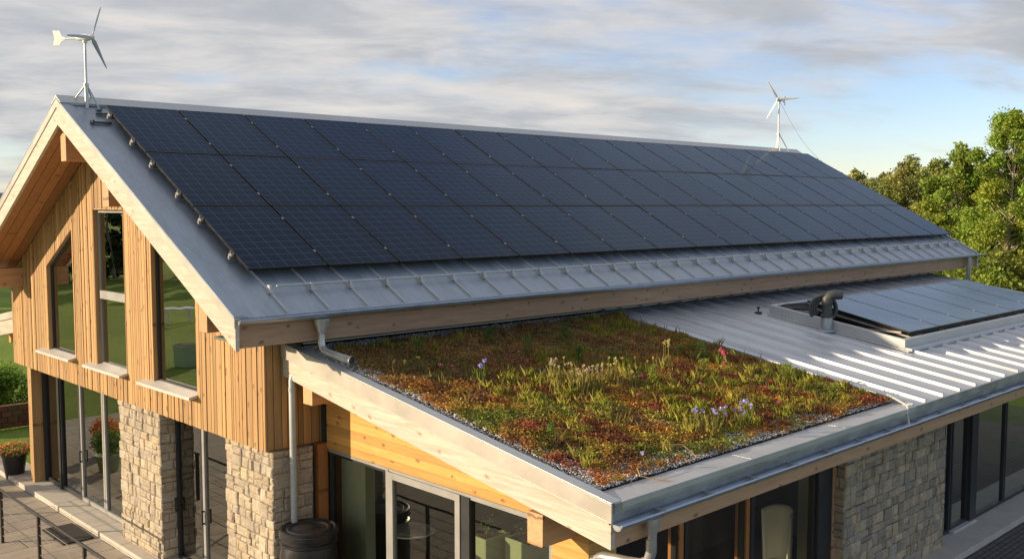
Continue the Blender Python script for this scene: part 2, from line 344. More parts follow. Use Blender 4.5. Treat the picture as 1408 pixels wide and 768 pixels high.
# ================================================================ the ground
def ground_mat():
    m, nt, b = newmat('lawn_green'); co = objco(nt)
    a = mnoise(nt, co, 0.15, 5); c = mnoise(nt, co, 3.0, 6, 0.7)
    f = mathn(nt, 'ADD', mathn(nt, 'MULTIPLY', a, 0.5), mathn(nt, 'MULTIPLY', c, 0.5))
    nt.links.new(ramp(nt, f, [(0.35, (0.13, 0.19, 0.03)), (0.65, (0.24, 0.31, 0.06))]), b.inputs['Base Color'])
    b.inputs['Roughness'].default_value = 0.95; b.inputs['Specular IOR Level'].default_value = 0.1; bump(nt, b, c, 0.8, 0.1); return m
def slab_mat(name, c1, c2, mortar, sx, sy, bsz, rot=0.0):
    m, nt, b = newmat(name); co = mapping(nt, objco(nt), (1, 1, 1), (0, 0, rot))
    br = N(nt, 'ShaderNodeTexBrick'); br.inputs['Color1'].default_value = (*c1, 1); br.inputs['Color2'].default_value = (*c2, 1)
    br.inputs['Mortar'].default_value = (*mortar, 1); br.inputs['Scale'].default_value = 1.0; br.inputs['Mortar Size'].default_value = bsz
    br.inputs['Brick Width'].default_value = sx; br.inputs['Row Height'].default_value = sy; br.inputs['Mortar Smooth'].default_value = 0.2
    nt.links.new(co, br.inputs[0])
    n = mnoise(nt, co, 2.2, 6, 0.65); f = ramp(nt, n, [(0.3, 0.78), (0.7, 1.15)])
    nt.links.new(mixc(nt, 1.0, br.outputs[0], f, 'MULTIPLY'), b.inputs['Base Color']); b.inputs['Roughness'].default_value = 0.85
    inv = mathn(nt, 'SUBTRACT', 1.0, br.outputs[1]); bump(nt, b, inv, 0.6, 0.01); return m
me = MB(); me.add([(-2500, -2500, -0.06), (2500, -2500, -0.06), (2500, 2500, -0.06), (-2500, 2500, -0.06)], [(0, 1, 2, 3)])
struct(me.build('lawn', ground_mat()))
me = MB(); me.box(-3.5, 8.0, 10.0, 30.9, -0.3, 0.0)
struct(me.build('terrace', slab_mat('terrace_slabs', (0.40, 0.35, 0.28), (0.34, 0.30, 0.25), (0.10, 0.085, 0.065), 1.2, 0.6, 0.012)))
me = MB(); me.box(-3.5, 34, -2.5, 10.0, -0.3, -0.004)
struct(me.build('yard_paving', slab_mat('block_paving', (0.13, 0.12, 0.12), (0.095, 0.09, 0.09), (0.03, 0.028, 0.026), 0.22, 0.11, 0.012)))
# hill far behind on the left
def hill():
    P = []; nx, ny = 90, 14
    for j in range(ny):
        for i in range(nx):
            x = -500 + i * 16; y = 900 + j * 26
            e = max(0.0, math.sin(math.pi * j / (ny - 1))) ** 0.7; t = (x - 120) / 260
            hgt = 6.6 + 17 * math.exp(-t * t) + 3.0 * noise.noise(Vector((x * 0.012, y * 0.01, 0))) + 2.2 * noise.noise(Vector((x * 0.09, y * 0.09, 3)))
            P.append((x, y, -2 + (hgt + 2) * e))
    F = [(j * nx + i, j * nx + i + 1, (j + 1) * nx + i + 1, (j + 1) * nx + i) for j in range(ny - 1) for i in range(nx - 1)]
    m = MB(); m.add(P, F); o = m.build('hills', plain('wooded_hill', (0.05, 0.065, 0.045), 1.0, 0, 0.4, 0.08, 0)); struct(o)
hill()
# ================================================================ the building
S_ = 0.532; YR = 18.88; ZR = 8.52
XB = 6.50; XE = 32.45; YE = 12.32; YE2 = 2 * YR - YE
def zr(y): return ZR - S_ * abs(y - YR)
SL = 0.155
def zl(y): return 3.47 + SL * (y - 6.55)
XW = 7.40; YW = 13.15; YW2 = 24.95
house = thing('house', 'timber and stone building with zinc roofs, solar panels and planted lean-to', 'building', (19.5, 18.9, 0))
def rc(lo=0.0, hi=1.0): v = random.uniform(lo, hi); return (v, random.random(), random.random())
# --- main roof sheet + seams
mb = MB()
def roof_slab(mb, x0, x1, ya, yb, d0, d1, n=1):
    mb.prismx([(ya, zr(ya) + d0), (yb, zr(yb) + d0), (yb, zr(yb) + d1), (ya, zr(ya) + d1)], x0, x1)
roof_slab(mb, XB + 0.05, XE, YE, YR, -0.05, 0.0); roof_slab(mb, XB + 0.05, XE, YR, YE2, -0.05, 0.0)
main_roof = mb.build('main_roof', M['zinc'], house)
mb = MB(); x = 7.33; xs_seam = []
while x < XE - 0.15:
    xs_seam.append(x)
    for (ya, yb) in ((YE + 0.02, YR - 0.15), (YE2 - 0.02, YR + 0.15)):
        mb.hexa([(x - .011, ya, zr(ya) - .01), (x + .011, ya, zr(ya) - .01), (x + .011, yb, zr(yb) - .01), (x - .011, yb, zr(yb) - .01),
                 (x - .011, ya, zr(ya) + .035), (x + .011, ya, zr(ya) + .035), (x + .011, yb, zr(yb) + .035), (x - .011, yb, zr(yb) + .035)])
    x += 0.705
mb.build('standing_seams', M['zinc_light'], main_roof)  # lighter metal than the pans, painting in the highlights on the seams
# verge sheet strip, slightly raised, along the gable edge
mb = MB()
for (a, b) in ((YE, YR), (YE2, YR)):
    mb = MB()
    for (x0, x1, d) in ((XB - 0.02, XB + 0.13, 0.035), (XB + 0.13, XB + 0.20, 0.018)):
        mb.hexa([(x0, a, zr(a) + .003), (x1, a, zr(a) + .003), (x1, b, zr(b) + .003), (x0, b, zr(b) + .003), (x0, a, zr(a) + d), (x1, a, zr(a) + d), (x1, b, zr(b) + d), (x0, b, zr(b) + d)])
    mb.build('verge_trim', M['zinc'], main_roof); mb = MB(); mb.hexa([(XE - .12, a, zr(a) + .003), (XE + .02, a, zr(a) + .003), (XE + .02, b, zr(b) + .003), (XE - .12, b, zr(b) + .003), (XE - .12, a, zr(a) + .04), (XE + .02, a, zr(a) + .04), (XE + .02, b, zr(b) + .04), (XE - .12, b, zr(b) + .04)]); mb.build('verge_trim', M['zinc'], main_roof)
mb = MB()
mb.prismx([(YR - .22, zr(YR - .22) + .012), (YR, ZR + .03), (YR, ZR + .085), (YR - .23, zr(YR - .23) + .06)], XB - 0.02, XE + .02)
mb.prismx([(YR, ZR + .03), (YR + .22, zr(YR + .22) + .012), (YR + .23, zr(YR + .23) + .06), (YR, ZR + .085)], XB - 0.02, XE + .02)
mb.build('ridge_cap', M['zinc_light'], main_roof)
# --- roof deck & soffit boards
mb = MB()
roof_slab(mb, XB + .07, XE - .06, YE + .12, YR, -0.34, -0.055); roof_slab(mb, XB + .07, XE - .06, YR, YE2 - .12, -0.34, -0.055)
mb.build('roof_deck', M['larch_dark'], house)
mb = MB(); nb = 4; wdt = (XW - XB - .07) / nb
for (ya, yb) in ((YE + .14, YR), (YE2 - .14, YR)):
    for i in range(nb):
        x0 = XB + .07 + i * wdt; x1 = x0 + wdt - .012
        mb.hexa([(x0, ya, zr(ya) - .375), (x1, ya, zr(ya) - .375), (x1, yb, zr(yb) - .375), (x0, yb, zr(yb) - .375), (x0, ya, zr(ya) - .345), (x1, ya, zr(ya) - .345), (x1, yb, zr(yb) - .345), (x0, yb, zr(yb) - .345)], rc())
mb.build('soffit', M['soffit'], house)
mb = MB(); mb.box(XB + .1, XE - .1, YE + .15, YW, 4.66, 4.70, (.5, .5, .5)); mb.build('eaves_soffit', M['flash_green'], house)
# --- barge boards and their caps
for (ya, yb, x0, x1) in ((YE, YR, XB, XB + .06), (YE2, YR, XB, XB + .06), (YE, YR, XE - .06, XE), (YE2, YR, XE - .06, XE)):
    mb = MB(); mb.hexa([(x0, ya, zr(ya) - .46), (x1, ya, zr(ya) - .46), (x1, yb, zr(yb) - .46), (x0, yb, zr(yb) - .46), (x0, ya, zr(ya) - .12), (x1, ya, zr(ya) - .12), (x1, yb, zr(yb) - .12), (x0, yb, zr(yb) - .12)], (.6, .3, .2))
    bb = mb.build('barge_board', M['white_wood'], house, bevel=.004)
    mb = MB(); x0 -= .018; x1 += .003
    mb.hexa([(x0, ya - .01, zr(ya) - .14), (x1, ya - .01, zr(ya) - .14), (x1, yb, zr(yb) - .14), (x0, yb, zr(yb) - .14), (x0, ya - .01, zr(ya) + .004), (x1, ya - .01, zr(ya) + .004), (x1, yb, zr(yb) + .004), (x0, yb, zr(yb) + .004)])
    mb.build('metal_cap', M['zinc_warm'], bb, bevel=.003)
# --- fascia beams, gutters
mb = MB(); mb.box(XB + .065, XE - .9, YE + .06, YE + .16, 4.60, 4.96, (.5, .2, .7)); mb.build('fascia_beam', M['beam'], house, bevel=.004)
mb = MB(); mb.box(XE - .9, XE - .02, YE + .07, YE + .17, 4.62, 4.90, (.8, .2, .7)); mb.build('fascia_beam', M['beam'], house, bevel=.004)
def gutter(x0, x1, yc, zt, r, seams, parent, name='gutter'):
    mb = MB(); n = 10; t = .006
    out = []; inn = []
    for k in range(n + 1):
        a = math.pi + math.pi * k / n
        out.append((yc + r * math.cos(a), zt + r * math.sin(a))); inn.append((yc + (r - t) * math.cos(a), zt + (r - t) * math.sin(a)))
    ring = out + inn[::-1]; m = len(ring)
    vs = [(x0, y, z) for y, z in ring] + [(x1, y, z) for y, z in ring]
    mb.add(vs, [((i + 1) % m, i, i + m, (i + 1) % m + m) for i in range(m)])
    for xx in (x0, x1):
        mb.add([(xx, y, z) for y, z in out] + [(xx + .004, y, z) for y, z in out], [tuple(range(n + 1)), tuple(reversed(range(n + 1, 2 * n + 2)))])
    mb.tube([(x0, yc - r, zt + .004), (x1, yc - r, zt + .004)], .014, 8)
    g = mb.build(name, M['gutter'], parent, smooth=True)
    for xx in seams:
        mb = MB(); mb.prismx([(yc + (r + .006) * math.cos(math.pi + math.pi * k / 8), zt + (r + .006) * math.sin(math.pi + math.pi * k / 8)) for k in range(9)], xx, xx + .025)
        mb.box(xx, xx + .025, yc - r - .01, yc + r + .03, zt + .012, zt + .020)
        mb.build('gutter_bracket', M['gutter'], g)
    return g
gutter(XB + .02, XE + .35, YE - .03, 5.00, .068, [6.9 + 1.4 * k for k in range(19)], house)
mb = MB(); mb.hexa([(XB + .05, YE - .03, zr(YE) - .075), (XE, YE - .03, zr(YE) - .075), (XE, YE + .07, zr(YE) - .055), (XB + .05, YE + .07, zr(YE) - .055), (XB + .05, YE - .03, zr(YE) - .03), (XE, YE - .03, zr(YE) - .03), (XE, YE + .07, zr(YE) + .004), (XB + .05, YE + .07, zr(YE) + .004)])
mb.build('drip_edge', M['zinc'], main_roof)
gutter(XB + .02, XE, YE2 + .045, 5.00, .085, [7.0 + 2.8 * k for k in range(9)], house)
# main roof rainwater outlet spilling on the planted roof
mb = MB()
mb.lathe((7.86, YE - .045, 4.66), [(.05, 0), (.055, .05), (.11, .20), (.12, .27)], 16)
mb.tube([(7.86, YE - .045, 4.70), (7.85, YE - .045, 4.58), (7.85, YE - .07, 4.50), (7.84, YE - .16, 4.455), (7.83, YE - .35, 4.44), (7.81, 11.52, 4.41)], .055, 16)
o = mb.build('downpipe', M['pipe'], house, smooth=True)
mb = MB(); mb.tube([(7.815, 11.66, 4.414), (7.806, 11.42, 4.408)], .061, 16, closed=False); mb.tube([(7.806, 11.418, 4.408), (7.815, 11.62, 4.414)], .052, 16, closed=False)
mb.build('pipe_end', M['pipe'], o, smooth=True)
mb = MB(); mb.tube([(7.807, 11.45, 4.408), (7.8072, 11.455, 4.408)], .05, 16); mb.build('pipe_bore', M['rubber'], o)
mb = MB(); mb.tube([(31.6, YE - .045, 4.95), (31.6, YE - .045, 4.3), (31.6, YE + .2, 4.1), (31.6, YE + .2, 0)], .07, 14); mb.build('downpipe', M['pipe_paint'], house, smooth=True)
# --- snow guard rail near the eaves
mb = MB(); yy = 12.83; mb.tube([(7.45, yy, zr(yy) + .10), (XE - .1, yy, zr(yy) + .10)], .016, 8)
sg = mb.build('snow_guard', M['zinc_light'], house, smooth=True)
for x in xs_seam: mb = MB(); mb.box(x - .02, x + .02, yy - .035, yy + .035, zr(yy), zr(yy) + .12); mb.box(x - .03, x + .03, yy - .07, yy + .07, zr(yy) + .0, zr(yy) + .05); mb.build('clamp', M['zinc_light'], sg)
# --- gable cladding
WIN = [(20.94, 22.50, 3.42, lambda y: 5.26 + (22.50 - y) * .532), (18.30, 19.74, 3.42, lambda y: 6.50), (15.40, 17.10, 3.42, lambda y: 5.18 + (y - 15.40) * .475)]
YS0, YS1 = YW, YW2
def ztop(y): return zr(y) - .36
def strips(mb, x0, x1, ylist, gap, col=True, zb=2.85):
    """vertical strips between consecutive y in ylist, cut around the gable windows"""
    for i in range(len(ylist) - 1):
        a, b = ylist[i] + gap / 2, ylist[i + 1] - gap / 2
        if b - a < .004: continue
        segs = []; w = next((w for w in WIN if a >= w[0] - .01 and b <= w[1] + .01), None)
        if w: segs = [(zb, zb, w[2], w[2]), (w[3](a), w[3](b), ztop(a), ztop(b))]
        else: segs = [(zb, zb, ztop(a), ztop(b))]
        xf = x0 + (random.choice((0, 0, .012)) if col else 0)
        for (b0, b1, t0, t1) in segs:
            if t0 <= b0 and t1 <= b1: continue
            mb.hexa([(xf, a, b0), (x1, a, b0), (x1, b, b1), (xf, b, b1), (xf, a, t0), (x1, a, t0), (x1, b, t1), (xf, b, t1)], rc() if col else None)
def cuts(y0, y1, fixed, lo, hi):
    out = [y0]; fx = sorted(f for f in fixed if y0 < f < y1) + [y1]
    for f in fx:
        a = out[-1]; n = max(1, round((f - a) / ((lo + hi) / 2))); ws = [random.uniform(lo, hi) for _ in range(n)]; sc = (f - a) / sum(ws)
        for w in ws: out.append(out[-1] + w * sc)
        out[-1] = f
    return out
fix = [q for w in WIN for q in w[:2]] + [YR]
mb = MB(); strips(mb, XW, XW + .03, cuts(YS0, YS1, fix, .055, .15), .016)
clad = mb.build('cladding', M['larch'], house)
mb = MB(); strips(mb, XW + .031, XW + .30, sorted([YS0 + .03, YS1 - .03] + fix), 0, False, 2.87)
mb.build('backing_wall', M['larch_dark'], house)
# return of the cladding on the eaves side, and the long wall above the low roof
mb = MB(); x = XW + .03
while x < 8.39:
    w = min(random.uniform(.08, .15), 8.39 - x)
    if w > .02: mb.box(x + .006, x + w - .006, YW - .0, YW + .03, 2.86, 4.66, rc())
    x += w
mb.build('cladding', M['larch'], house)
mb = MB(); x = 27.6
while x < 31.0:
    mb.box(x + .005, x + .085, YW - .02, YW + .02, 3.2, 4.68, rc()); x += .09
mb.box(30.99, 31.03, YW + .03, YW2, .1, 4.9, rc())
mb.build('cladding', M['orange_v'], house)
mb = MB(); mb.box(XW + .05, 30.95, YW + .031, YW + .25, 2.86, 4.90); mb.box(8.2, 30.95, YW + .031, YW + .25, 0, 2.86); mb.box(XW + .31, 30.95, YW2 - .25, YW2 - .03, 0, 4.85); mb.box(30.7, 30.95, YW + .26, YW2 - .26, 0, 4.85)
mb.build('side_wall', M['interior'], house)
mb = MB(); mb.box(8.0, 27.6, YW - .03, YW + .03, 4.555, 4.655); mb.build('wall_flashing', M['flash_green'], house)
mb = MB(); mb.hexa([(7.95, YW - .22, zl(YW) - .02), (30.5, YW - .22, zl(YW) - .02), (30.5, YW - .03, zl(YW) + .07), (7.95, YW - .03, zl(YW) + .07), (7.95, YW - .22, zl(YW)), (30.5, YW - .22, zl(YW)), (30.5, YW - .03, zl(YW) + .09), (7.95, YW - .03, zl(YW) + .09)])
mb.build('apron_flashing', M['zinc_light'], house)
mb = MB(); mb.box(XW + .03, 8.2, YW + .031, YW2 - .03, 2.86, 3.0); mb.build('overhang_soffit', M['soffit'], house)
# --- purlins
for (yc, zb, zt, hw, x0) in ((18.98, 7.40, 7.92, .13, 6.62), (17.05, 6.56, 7.08, .13, 6.62), (13.53, 4.72, 5.18, .13, 6.62), (24.2, 4.72, 5.15, .13, 6.62)):
    mb = MB(); mb.box(x0, XW + .06, yc - hw, yc + hw, zb, min(zt, 99), (.5, random.random(), .3)); mb.build('purlin', M['purlin'], house, bevel=.006)
# --- gable windows
def bar(mb, x0, x1, a, b, w):   # bar in the YZ plane from a to b (y,z), width w inwards (to the left of a->b)
    d = Vector((b[0] - a[0], b[1] - a[1])); n = Vector((-d.y, d.x)).normalized() * w
    mb.hexa([(x0, a[0], a[1]), (x1, a[0], a[1]), (x1, a[0] + n.x, a[1] + n.y), (x0, a[0] + n.x, a[1] + n.y), (x0, b[0], b[1]), (x1, b[0], b[1]), (x1, b[0] + n.x, b[1] + n.y), (x0, b[0] + n.x, b[1] + n.y)])
for wi, (y0, y1, zb, tf) in enumerate(WIN):
    xg = XW + .085; fr = 'frame_grey' if wi == 1 else 'frame_dark'
    pol = [(y0, zb), (y1, zb), (y1, tf(y1)), (y0, tf(y0))]
    mb = MB(); w = .045
    mb.box(xg, xg + .07, y0, y1, zb, zb + w); mb.box(xg, xg + .07, y0, y0 + w, zb + w, tf(y0)); mb.box(xg, xg + .07, y1 - w, y1, zb + w, tf(y1))
    mb.hexa([(xg + .002, y0 + w, tf(y0 + w) - w * 1.3), (xg + .068, y0 + w, tf(y0 + w) - w * 1.3), (xg + .068, y1 - w, tf(y1 - w) - w * 1.3), (xg + .002, y1 - w, tf(y1 - w) - w * 1.3),
             (xg + .002, y0 + w, tf(y0 + w)), (xg + .068, y0 + w, tf(y0 + w)), (xg + .068, y1 - w, tf(y1 - w)), (xg + .002, y1 - w, tf(y1 - w))])
    if wi == 1: mb.box(xg - .012, xg + .07, y0 + w, y1 - w, 4.74, 4.90)
    win = mb.build('window', M[fr], house)
    mb = MB(); mb.add([(xg + .03, y, z) for y, z in pol], [(3, 2, 1, 0)]); mb.build('pane', M['glass'], win)
    # larch reveal boards
    mb = MB(); x0, x1 = XW + .004, xg + .1; t = .022
    mb.box(x0, x1, y1 - .001, y1 + t, zb, tf(y1), rc()); mb.box(x0, x1, y0 - t, y0 + .001, zb, tf(y0), rc())
    mb.hexa([(x0, y0, tf(y0) - .001), (x1, y0, tf(y0) - .001), (x1, y1, tf(y1) - .001), (x0, y1, tf(y1) - .001), (x0, y0, tf(y0) + t), (x1, y0, tf(y0) + t), (x1, y1, tf(y1) + t), (x0, y1, tf(y1) + t)], rc())
    mb.build('reveal', M['larch'], win)
    mb = MB(); e = .10; mb.hexa([(XW - .16, y0 - e * .3, zb - .085), (xg, y0 - e * .3, zb - .03), (xg, y1 + e * 4, zb - .03), (XW - .16, y1 + e * 4, zb - .085), (XW - .16, y0 - e * .3, zb - .035), (xg, y0 - e * .3, zb + .02), (xg, y1 + e * 4, zb + .02), (XW - .16, y1 + e * 4, zb - .035)])
    mb.build('sill', M['sill'], win, bevel=.004)
# --- rubble stone
def stone_face(mb, o, u, nrm, width, z0, z1, warm=1.0, seed=0, hs=(.12, .25)):
    rnd = random.Random(seed); o = Vector(o); u = Vector(u); nn = Vector(nrm); z = z0
    def colr():
        t = rnd.random(); base = rnd.choice([(.48, .41, .30), (.45, .385, .29), (.52, .445, .33), (.42, .36, .28), (.47, .39, .275), (.44, .39, .31)]) if warm else rnd.choice([(.44, .37, .26), (.38, .32, .235), (.50, .40, .27), (.34, .295, .225), (.43, .35, .235), (.54, .44, .29), (.38, .335, .26)])
        k = rnd.uniform(.88, 1.08); return tuple(q * k for q in base)
    def blk(a, b, c, d):
        g = .0045; a += g; b -= g; c += g; d -= g
        if b - a < .02 or d - c < .02: return
        t = rnd.uniform(.012, .042); ch = min(.016, (b - a) * .2, (d - c) * .2)
        def j(): return rnd.uniform(-.007, .007)
        base = [(a, c), (b, c), (b, d), (a, d)]; base = [(p + j(), q + j()) for p, q in base]
        mid = [(p, q, t - ch) for p, q in base]; top = []
        cxm, czm = (a + b) / 2, (c + d) / 2
        for p, q in base:
            top.append((p + (ch if p < cxm else -ch) * rnd.uniform(.8, 1.8), q + (ch if q < czm else -ch) * rnd.uniform(.8, 1.8), t + rnd.uniform(-.008, .006)))
        pts = [o + u * p + Vector((0, 0, q - z0)) * 1 + nn * h for p, q, h in [(p, q, -.01) for p, q in base] + mid + top]
        pts = [Vector((w.x, w.y, o.z + (w.z - o.z))) for w in pts]
        fs = []
        for lo in (0, 4):
            for k in range(4): fs.append((lo + k, lo + (k + 1) % 4, lo + 4 + (k + 1) % 4, lo + 4 + k))
        fs.append((8, 9, 10, 11)); mb.add(pts, fs, colr())
    while z < z1 - .03:
        h = min(rnd.uniform(*hs), z1 - z)
        if z1 - z - h < .07: h = z1 - z
        x = 0.0
        while x < width - .005:
            w = rnd.uniform(.11, .38) * (1 if h > .2 else .8)
            if width - x - w < .09: w = width - x
            if h > .2 and rnd.random() < .42:
                hh = h * rnd.uniform(.35, .65); ww = rnd.uniform(.35, .65) * w if (w > .34 and rnd.random() < .6) else 0
                if ww: blk(x, x + ww, z, z + hh); blk(x + ww, x + w, z, z + hh)
                else: blk(x, x + w, z, z + hh)
                blk(x, x + w, z + hh, z + h)
            else: blk(x, x + w, z, z + h)
            x += w
        z += h
MORT = (.27, .22, .15)
def stone_pier(x0, x1, y0, y1, z0, z1, warm, seed, faces='xy'):
    mb = MB(); mb.box(x0, x1, y0, y1, z0, z1, MORT if warm else (.13, .12, .10))
    if 'x' in faces: stone_face(mb, (x0, y1, z0), (0, -1, 0), (-1, 0, 0), y1 - y0 + .03, z0, z1, warm, seed)
    if 'y' in faces: stone_face(mb, (x0, y0, z0), (1, 0, 0), (0, -1, 0), x1 - x0, z0, z1, warm, seed + 1)
    return mb.build('stone_pier', M['stone'], house)
stone_pier(XW + .05, 8.15, YW - .10, 14.50, 0, 2.85, 1, 5)
stone_pier(XW + .05, 7.95, 17.02, 18.82, 0, 2.85, 1, 15)
mb = MB(); mb.box(XW + .06, XW + .30, 23.98, 24.22, 0.12, 2.86, rc()); mb.build('corner_post', M['larch'], house, bevel=.004)
# --- ground floor glazing on the gable side
def glazed(name, plane, yl, z0, z1, frame, glass, axis='x', fw=.06, handle=False, depth=.08, parent=None):
    """one bay from yl[0] to yl[1] in the plane; frame mesh with a pane and an optional handle"""
    a, b = yl; mb = MB()
    def bx(p0, p1, q0, q1, d0=0, d1=depth):
        if axis == 'x': mb.box(plane + d0, plane + d1, p0, p1, q0, q1)
        else: mb.box(p0, p1, plane + d0, plane + d1, q0, q1)
    bx(a, b, z0, z0 + fw * 1.3, .002, depth - .002); bx(a, b, z1 - fw, z1, .002, depth - .002); bx(a, a + fw, z0, z1); bx(b - fw, b, z0, z1)
    o = mb.build(name, M[frame], parent or house)
    mb = MB(); d = plane + depth * .5
    mb.add([(d, a + fw * .5, z0), (d, b - fw * .5, z0), (d, b - fw * .5, z1), (d, a + fw * .5, z1)] if axis == 'x' else [(a + fw * .5, d, z0), (b - fw * .5, d, z0), (b - fw * .5, d, z1), (a + fw * .5, d, z1)], [(3, 2, 1, 0)] if axis == 'x' else [(0, 1, 2, 3)])
    mb.build('pane', M[glass], o)
    if handle:
        hy = a + fw * .5 if handle == 'a' else b - fw * .5; mb = MB()
        if axis == 'x': mb.box(plane - .05, plane - .03, hy - .015, hy + .015, 1.0, 1.25); mb.box(plane - .05, plane, hy - .012, hy + .012, 1.0, 1.03); mb.box(plane - .05, plane, hy - .012, hy + .012, 1.22, 1.25)
        mb.build('handle', M['dark_steel'], o, bevel=.003)
    return o
XG = 7.72
for (a, b, h) in ((22.95, 23.98, None), (21.72, 22.93, None), (20.40, 21.70, 'b'), (18.83, 20.38, None)):
    glazed('glazed_door' if h else 'fixed_glazing', XG, (a, b), .14, 2.86, 'frame_grey' if b < 21 or h else 'frame_dark', 'glass_low', handle=h, fw=.07)
mb = MB(); mb.box(XG - .03, XG + .10, 22.90, 23.02, .14, 2.87); mb.box(XG - .03, XG + .10, 23.90, 23.975, .14, 2.87); mb.build('mullion', M['frame_dark'], house)
glazed('glazed_door', XG, (15.96, 16.98), .10, 2.86, 'frame_dark', 'glass_low', handle='b', fw=.06)
glazed('glazed_door', XG, (14.52, 15.94), .10, 2.86, 'frame_grey', 'glass_low', handle='b', fw=.08)
# --- low lean-to roof
XL = 7.70; XLE = 30.6; YF = 6.55; XGR = 14.90
mb = MB()
mb.prismx([(YF + .2, zl(YF + .2) - .34), (YW, zl(YW) - .34), (YW, zl(YW) - .07), (YF + .2, zl(YF + .2) - .07)], XL + .07, XLE); low_roof = mb.build('lean_to_roof', M['larch_dark'], house)
mb = MB()
yb = 12.98
mb.hexa([(XL, YF, zl(YF) - .50), (XL + .07, YF, zl(YF) - .50), (XL + .07, YW - .02, zl(YW) - .50), (XL, YW - .02, zl(YW) - .50), (XL, YF, zl(YF) - .15), (XL + .07, YF, zl(YF) - .15), (XL + .07, YW - .02, zl(YW) - .15), (XL, YW - .02, zl(YW) - .15)], (.7, .8, .1))
bb = mb.build('barge_board', M['white_wood'], house, bevel=.004)
mb = MB(); mb.hexa([(XL - .03, YF - .03, zl(YF) - .20), (XL + .005, YF - .03, zl(YF) - .20), (XL + .005, YW - .02, zl(YW) - .20), (XL - .03, YW - .02, zl(YW) - .20), (XL - .03, YF - .03, zl(YF)), (XL + .005, YF - .03, zl(YF)), (XL + .005, YW - .02, zl(YW)), (XL - .03, YW - .02, zl(YW))])
mb.hexa([(XL - .038, YF - .03, zl(YF) - .20), (XL - .03, YF - .03, zl(YF) - .20), (XL - .03, YW - .02, zl(YW) - .20), (XL - .038, YW - .02, zl(YW) - .20), (XL - .038, YF - .03, zl(YF) - .19), (XL - .03, YF - .03, zl(YF) - .19), (XL - .03, YW - .02, zl(YW) - .19), (XL - .038, YW - .02, zl(YW) - .19)])
mb.build('metal_cap', M['zinc_warm'], bb, bevel=.002)
mb = MB()   # top of the verge upstand (left) and front coping
mb.hexa([(XL - .03, YF - .03, zl(YF) + .002), (XL + .13, YF - .03, zl(YF) + .002), (XL + .13, YW - .03, zl(YW) + .002), (XL - .03, YW - .03, zl(YW) + .002), (XL - .03, YF - .03, zl(YF) + .02), (XL + .13, YF - .03, zl(YF) + .02), (XL + .13, YW - .03, zl(YW) + .02), (XL - .03, YW - .03, zl(YW) + .02)])
mb.box(XL + .131, XGR, YF - .054, YF + .33, zl(YF) - .06, zl(YF) + .016)
x = XL + .02
mb.build('coping', M['zinc_light'], low_roof, bevel=.003)
mb = MB(); x = XL + 2.6
while x < XGR: mb.box(x, x + .012, YF - .031, YF + .331, zl(YF) - .03, zl(YF) + .018); x += 2.4
mb.build('coping_joint', M['zinc_light'], low_roof)
mb = MB(); mb.box(XL + .01, XLE, YF - .05, YF - .01, 3.375, zl(YF) + .012); mb.box(XL + .0, XLE, YF - .005, YF + .03, 3.24, 3.37)
mb.build('front_trim', M['gutter'], low_roof)
gutter(XL - .02, XLE, YF - .10, 3.265, .060, [8.4 + .92 * k for k in range(24)], house)
mb = MB(); mb.box(XL + .071, XLE, YF + .0, YF + .14, 2.98, 3.235, (.6, .1, .5)); mb.build('fascia_beam', M['beam_front'], house, bevel=.004)
mb = MB(); mb.prismx([(YF + .2, 3.06), (12.9, zl(12.9) - .37), (12.9, zl(12.9) - .345), (YF + .2, 3.085)], XL + .08, XLE - .1, rc()); mb.build('soffit', M['soffit'], house)
# metal part of the low roof
mb = MB(); mb.prismx([(YF - .01, zl(YF) - .055), (YW - .04, zl(YW) - .055), (YW - .04, zl(YW) - .02), (YF - .01, zl(YF) - .02)], XGR, XLE)
ar = mb.build('metal_roofing', M['alu_roof'], low_roof)
mb = MB(); x = XGR + .52 - .005; ya, yb = YF + .02, YW - .2
mb2x = []
while x < XLE:
    for (xx) in (x,):
        ds = -.022
        mb.hexa([(x - .036, ya, zl(ya) + ds), (x + .036, ya, zl(ya) + ds), (x + .036, yb, zl(yb) + ds), (x - .036, yb, zl(yb) + ds), (x - .015, ya + .01, zl(ya) + .037), (x + .015, ya + .01, zl(ya) + .037), (x + .015, yb, zl(yb) + .037), (x - .015, yb, zl(yb) + .037)])
    x += .672
mb.hexa([(XGR - .02, YF, zl(YF) - .04), (XGR + .03, YF, zl(YF) - .04), (XGR + .03, yb, zl(yb) - .04), (XGR - .02, yb, zl(yb) - .04), (XGR - .02, YF, zl(YF) + .045), (XGR + .012, YF, zl(YF) + .045), (XGR + .012, yb, zl(yb) + .045), (XGR - .02, yb, zl(yb) + .045)])
mb.build('roof_ribs', M['alu_roof'], low_roof, bevel=.004)
# --- extension end wall and corner
XX = 8.40
mb = MB(); z = 2.76; k = 0
for k in range(14):
    z0 = 2.76 + k * .135; z1 = z0 + .132
    y1 = YW - .13; y0 = 7.55
    # cut under the roof: underside zl-.36
    def yat(zv): return YF + (zv + .36 - 3.47) / SL
    ya0 = max(y0, yat(z0)); ya1 = max(y0, yat(z1))
    if ya0 >= y1 - .05: break
    mb.hexa([(XX, ya0, z0), (XX + .03, ya0, z0), (XX + .03, y1, z0), (XX, y1, z0), (XX, min(ya1, y1), z1), (XX + .03, min(ya1, y1), z1), (XX + .03, y1, z1), (XX, y1, z1)], rc())
mb.build('end_wall_boards', M['orange_h'], house)
mb = MB(); mb.prismx([(7.56, 2.72), (YW - .13, 2.72), (YW - .13, zl(YW - .13) - .35), (7.56, zl(7.56) - .35)], XX + .031, XX + .2); mb.build('end_wall', M['interior'], house)
mb = MB(); mb.box(8.24, 8.42, YW - .13, YW - .002, 0, 2.85, rc()); mb.build('corner_post', M['orange_v'], house, bevel=.003)
mb = MB()
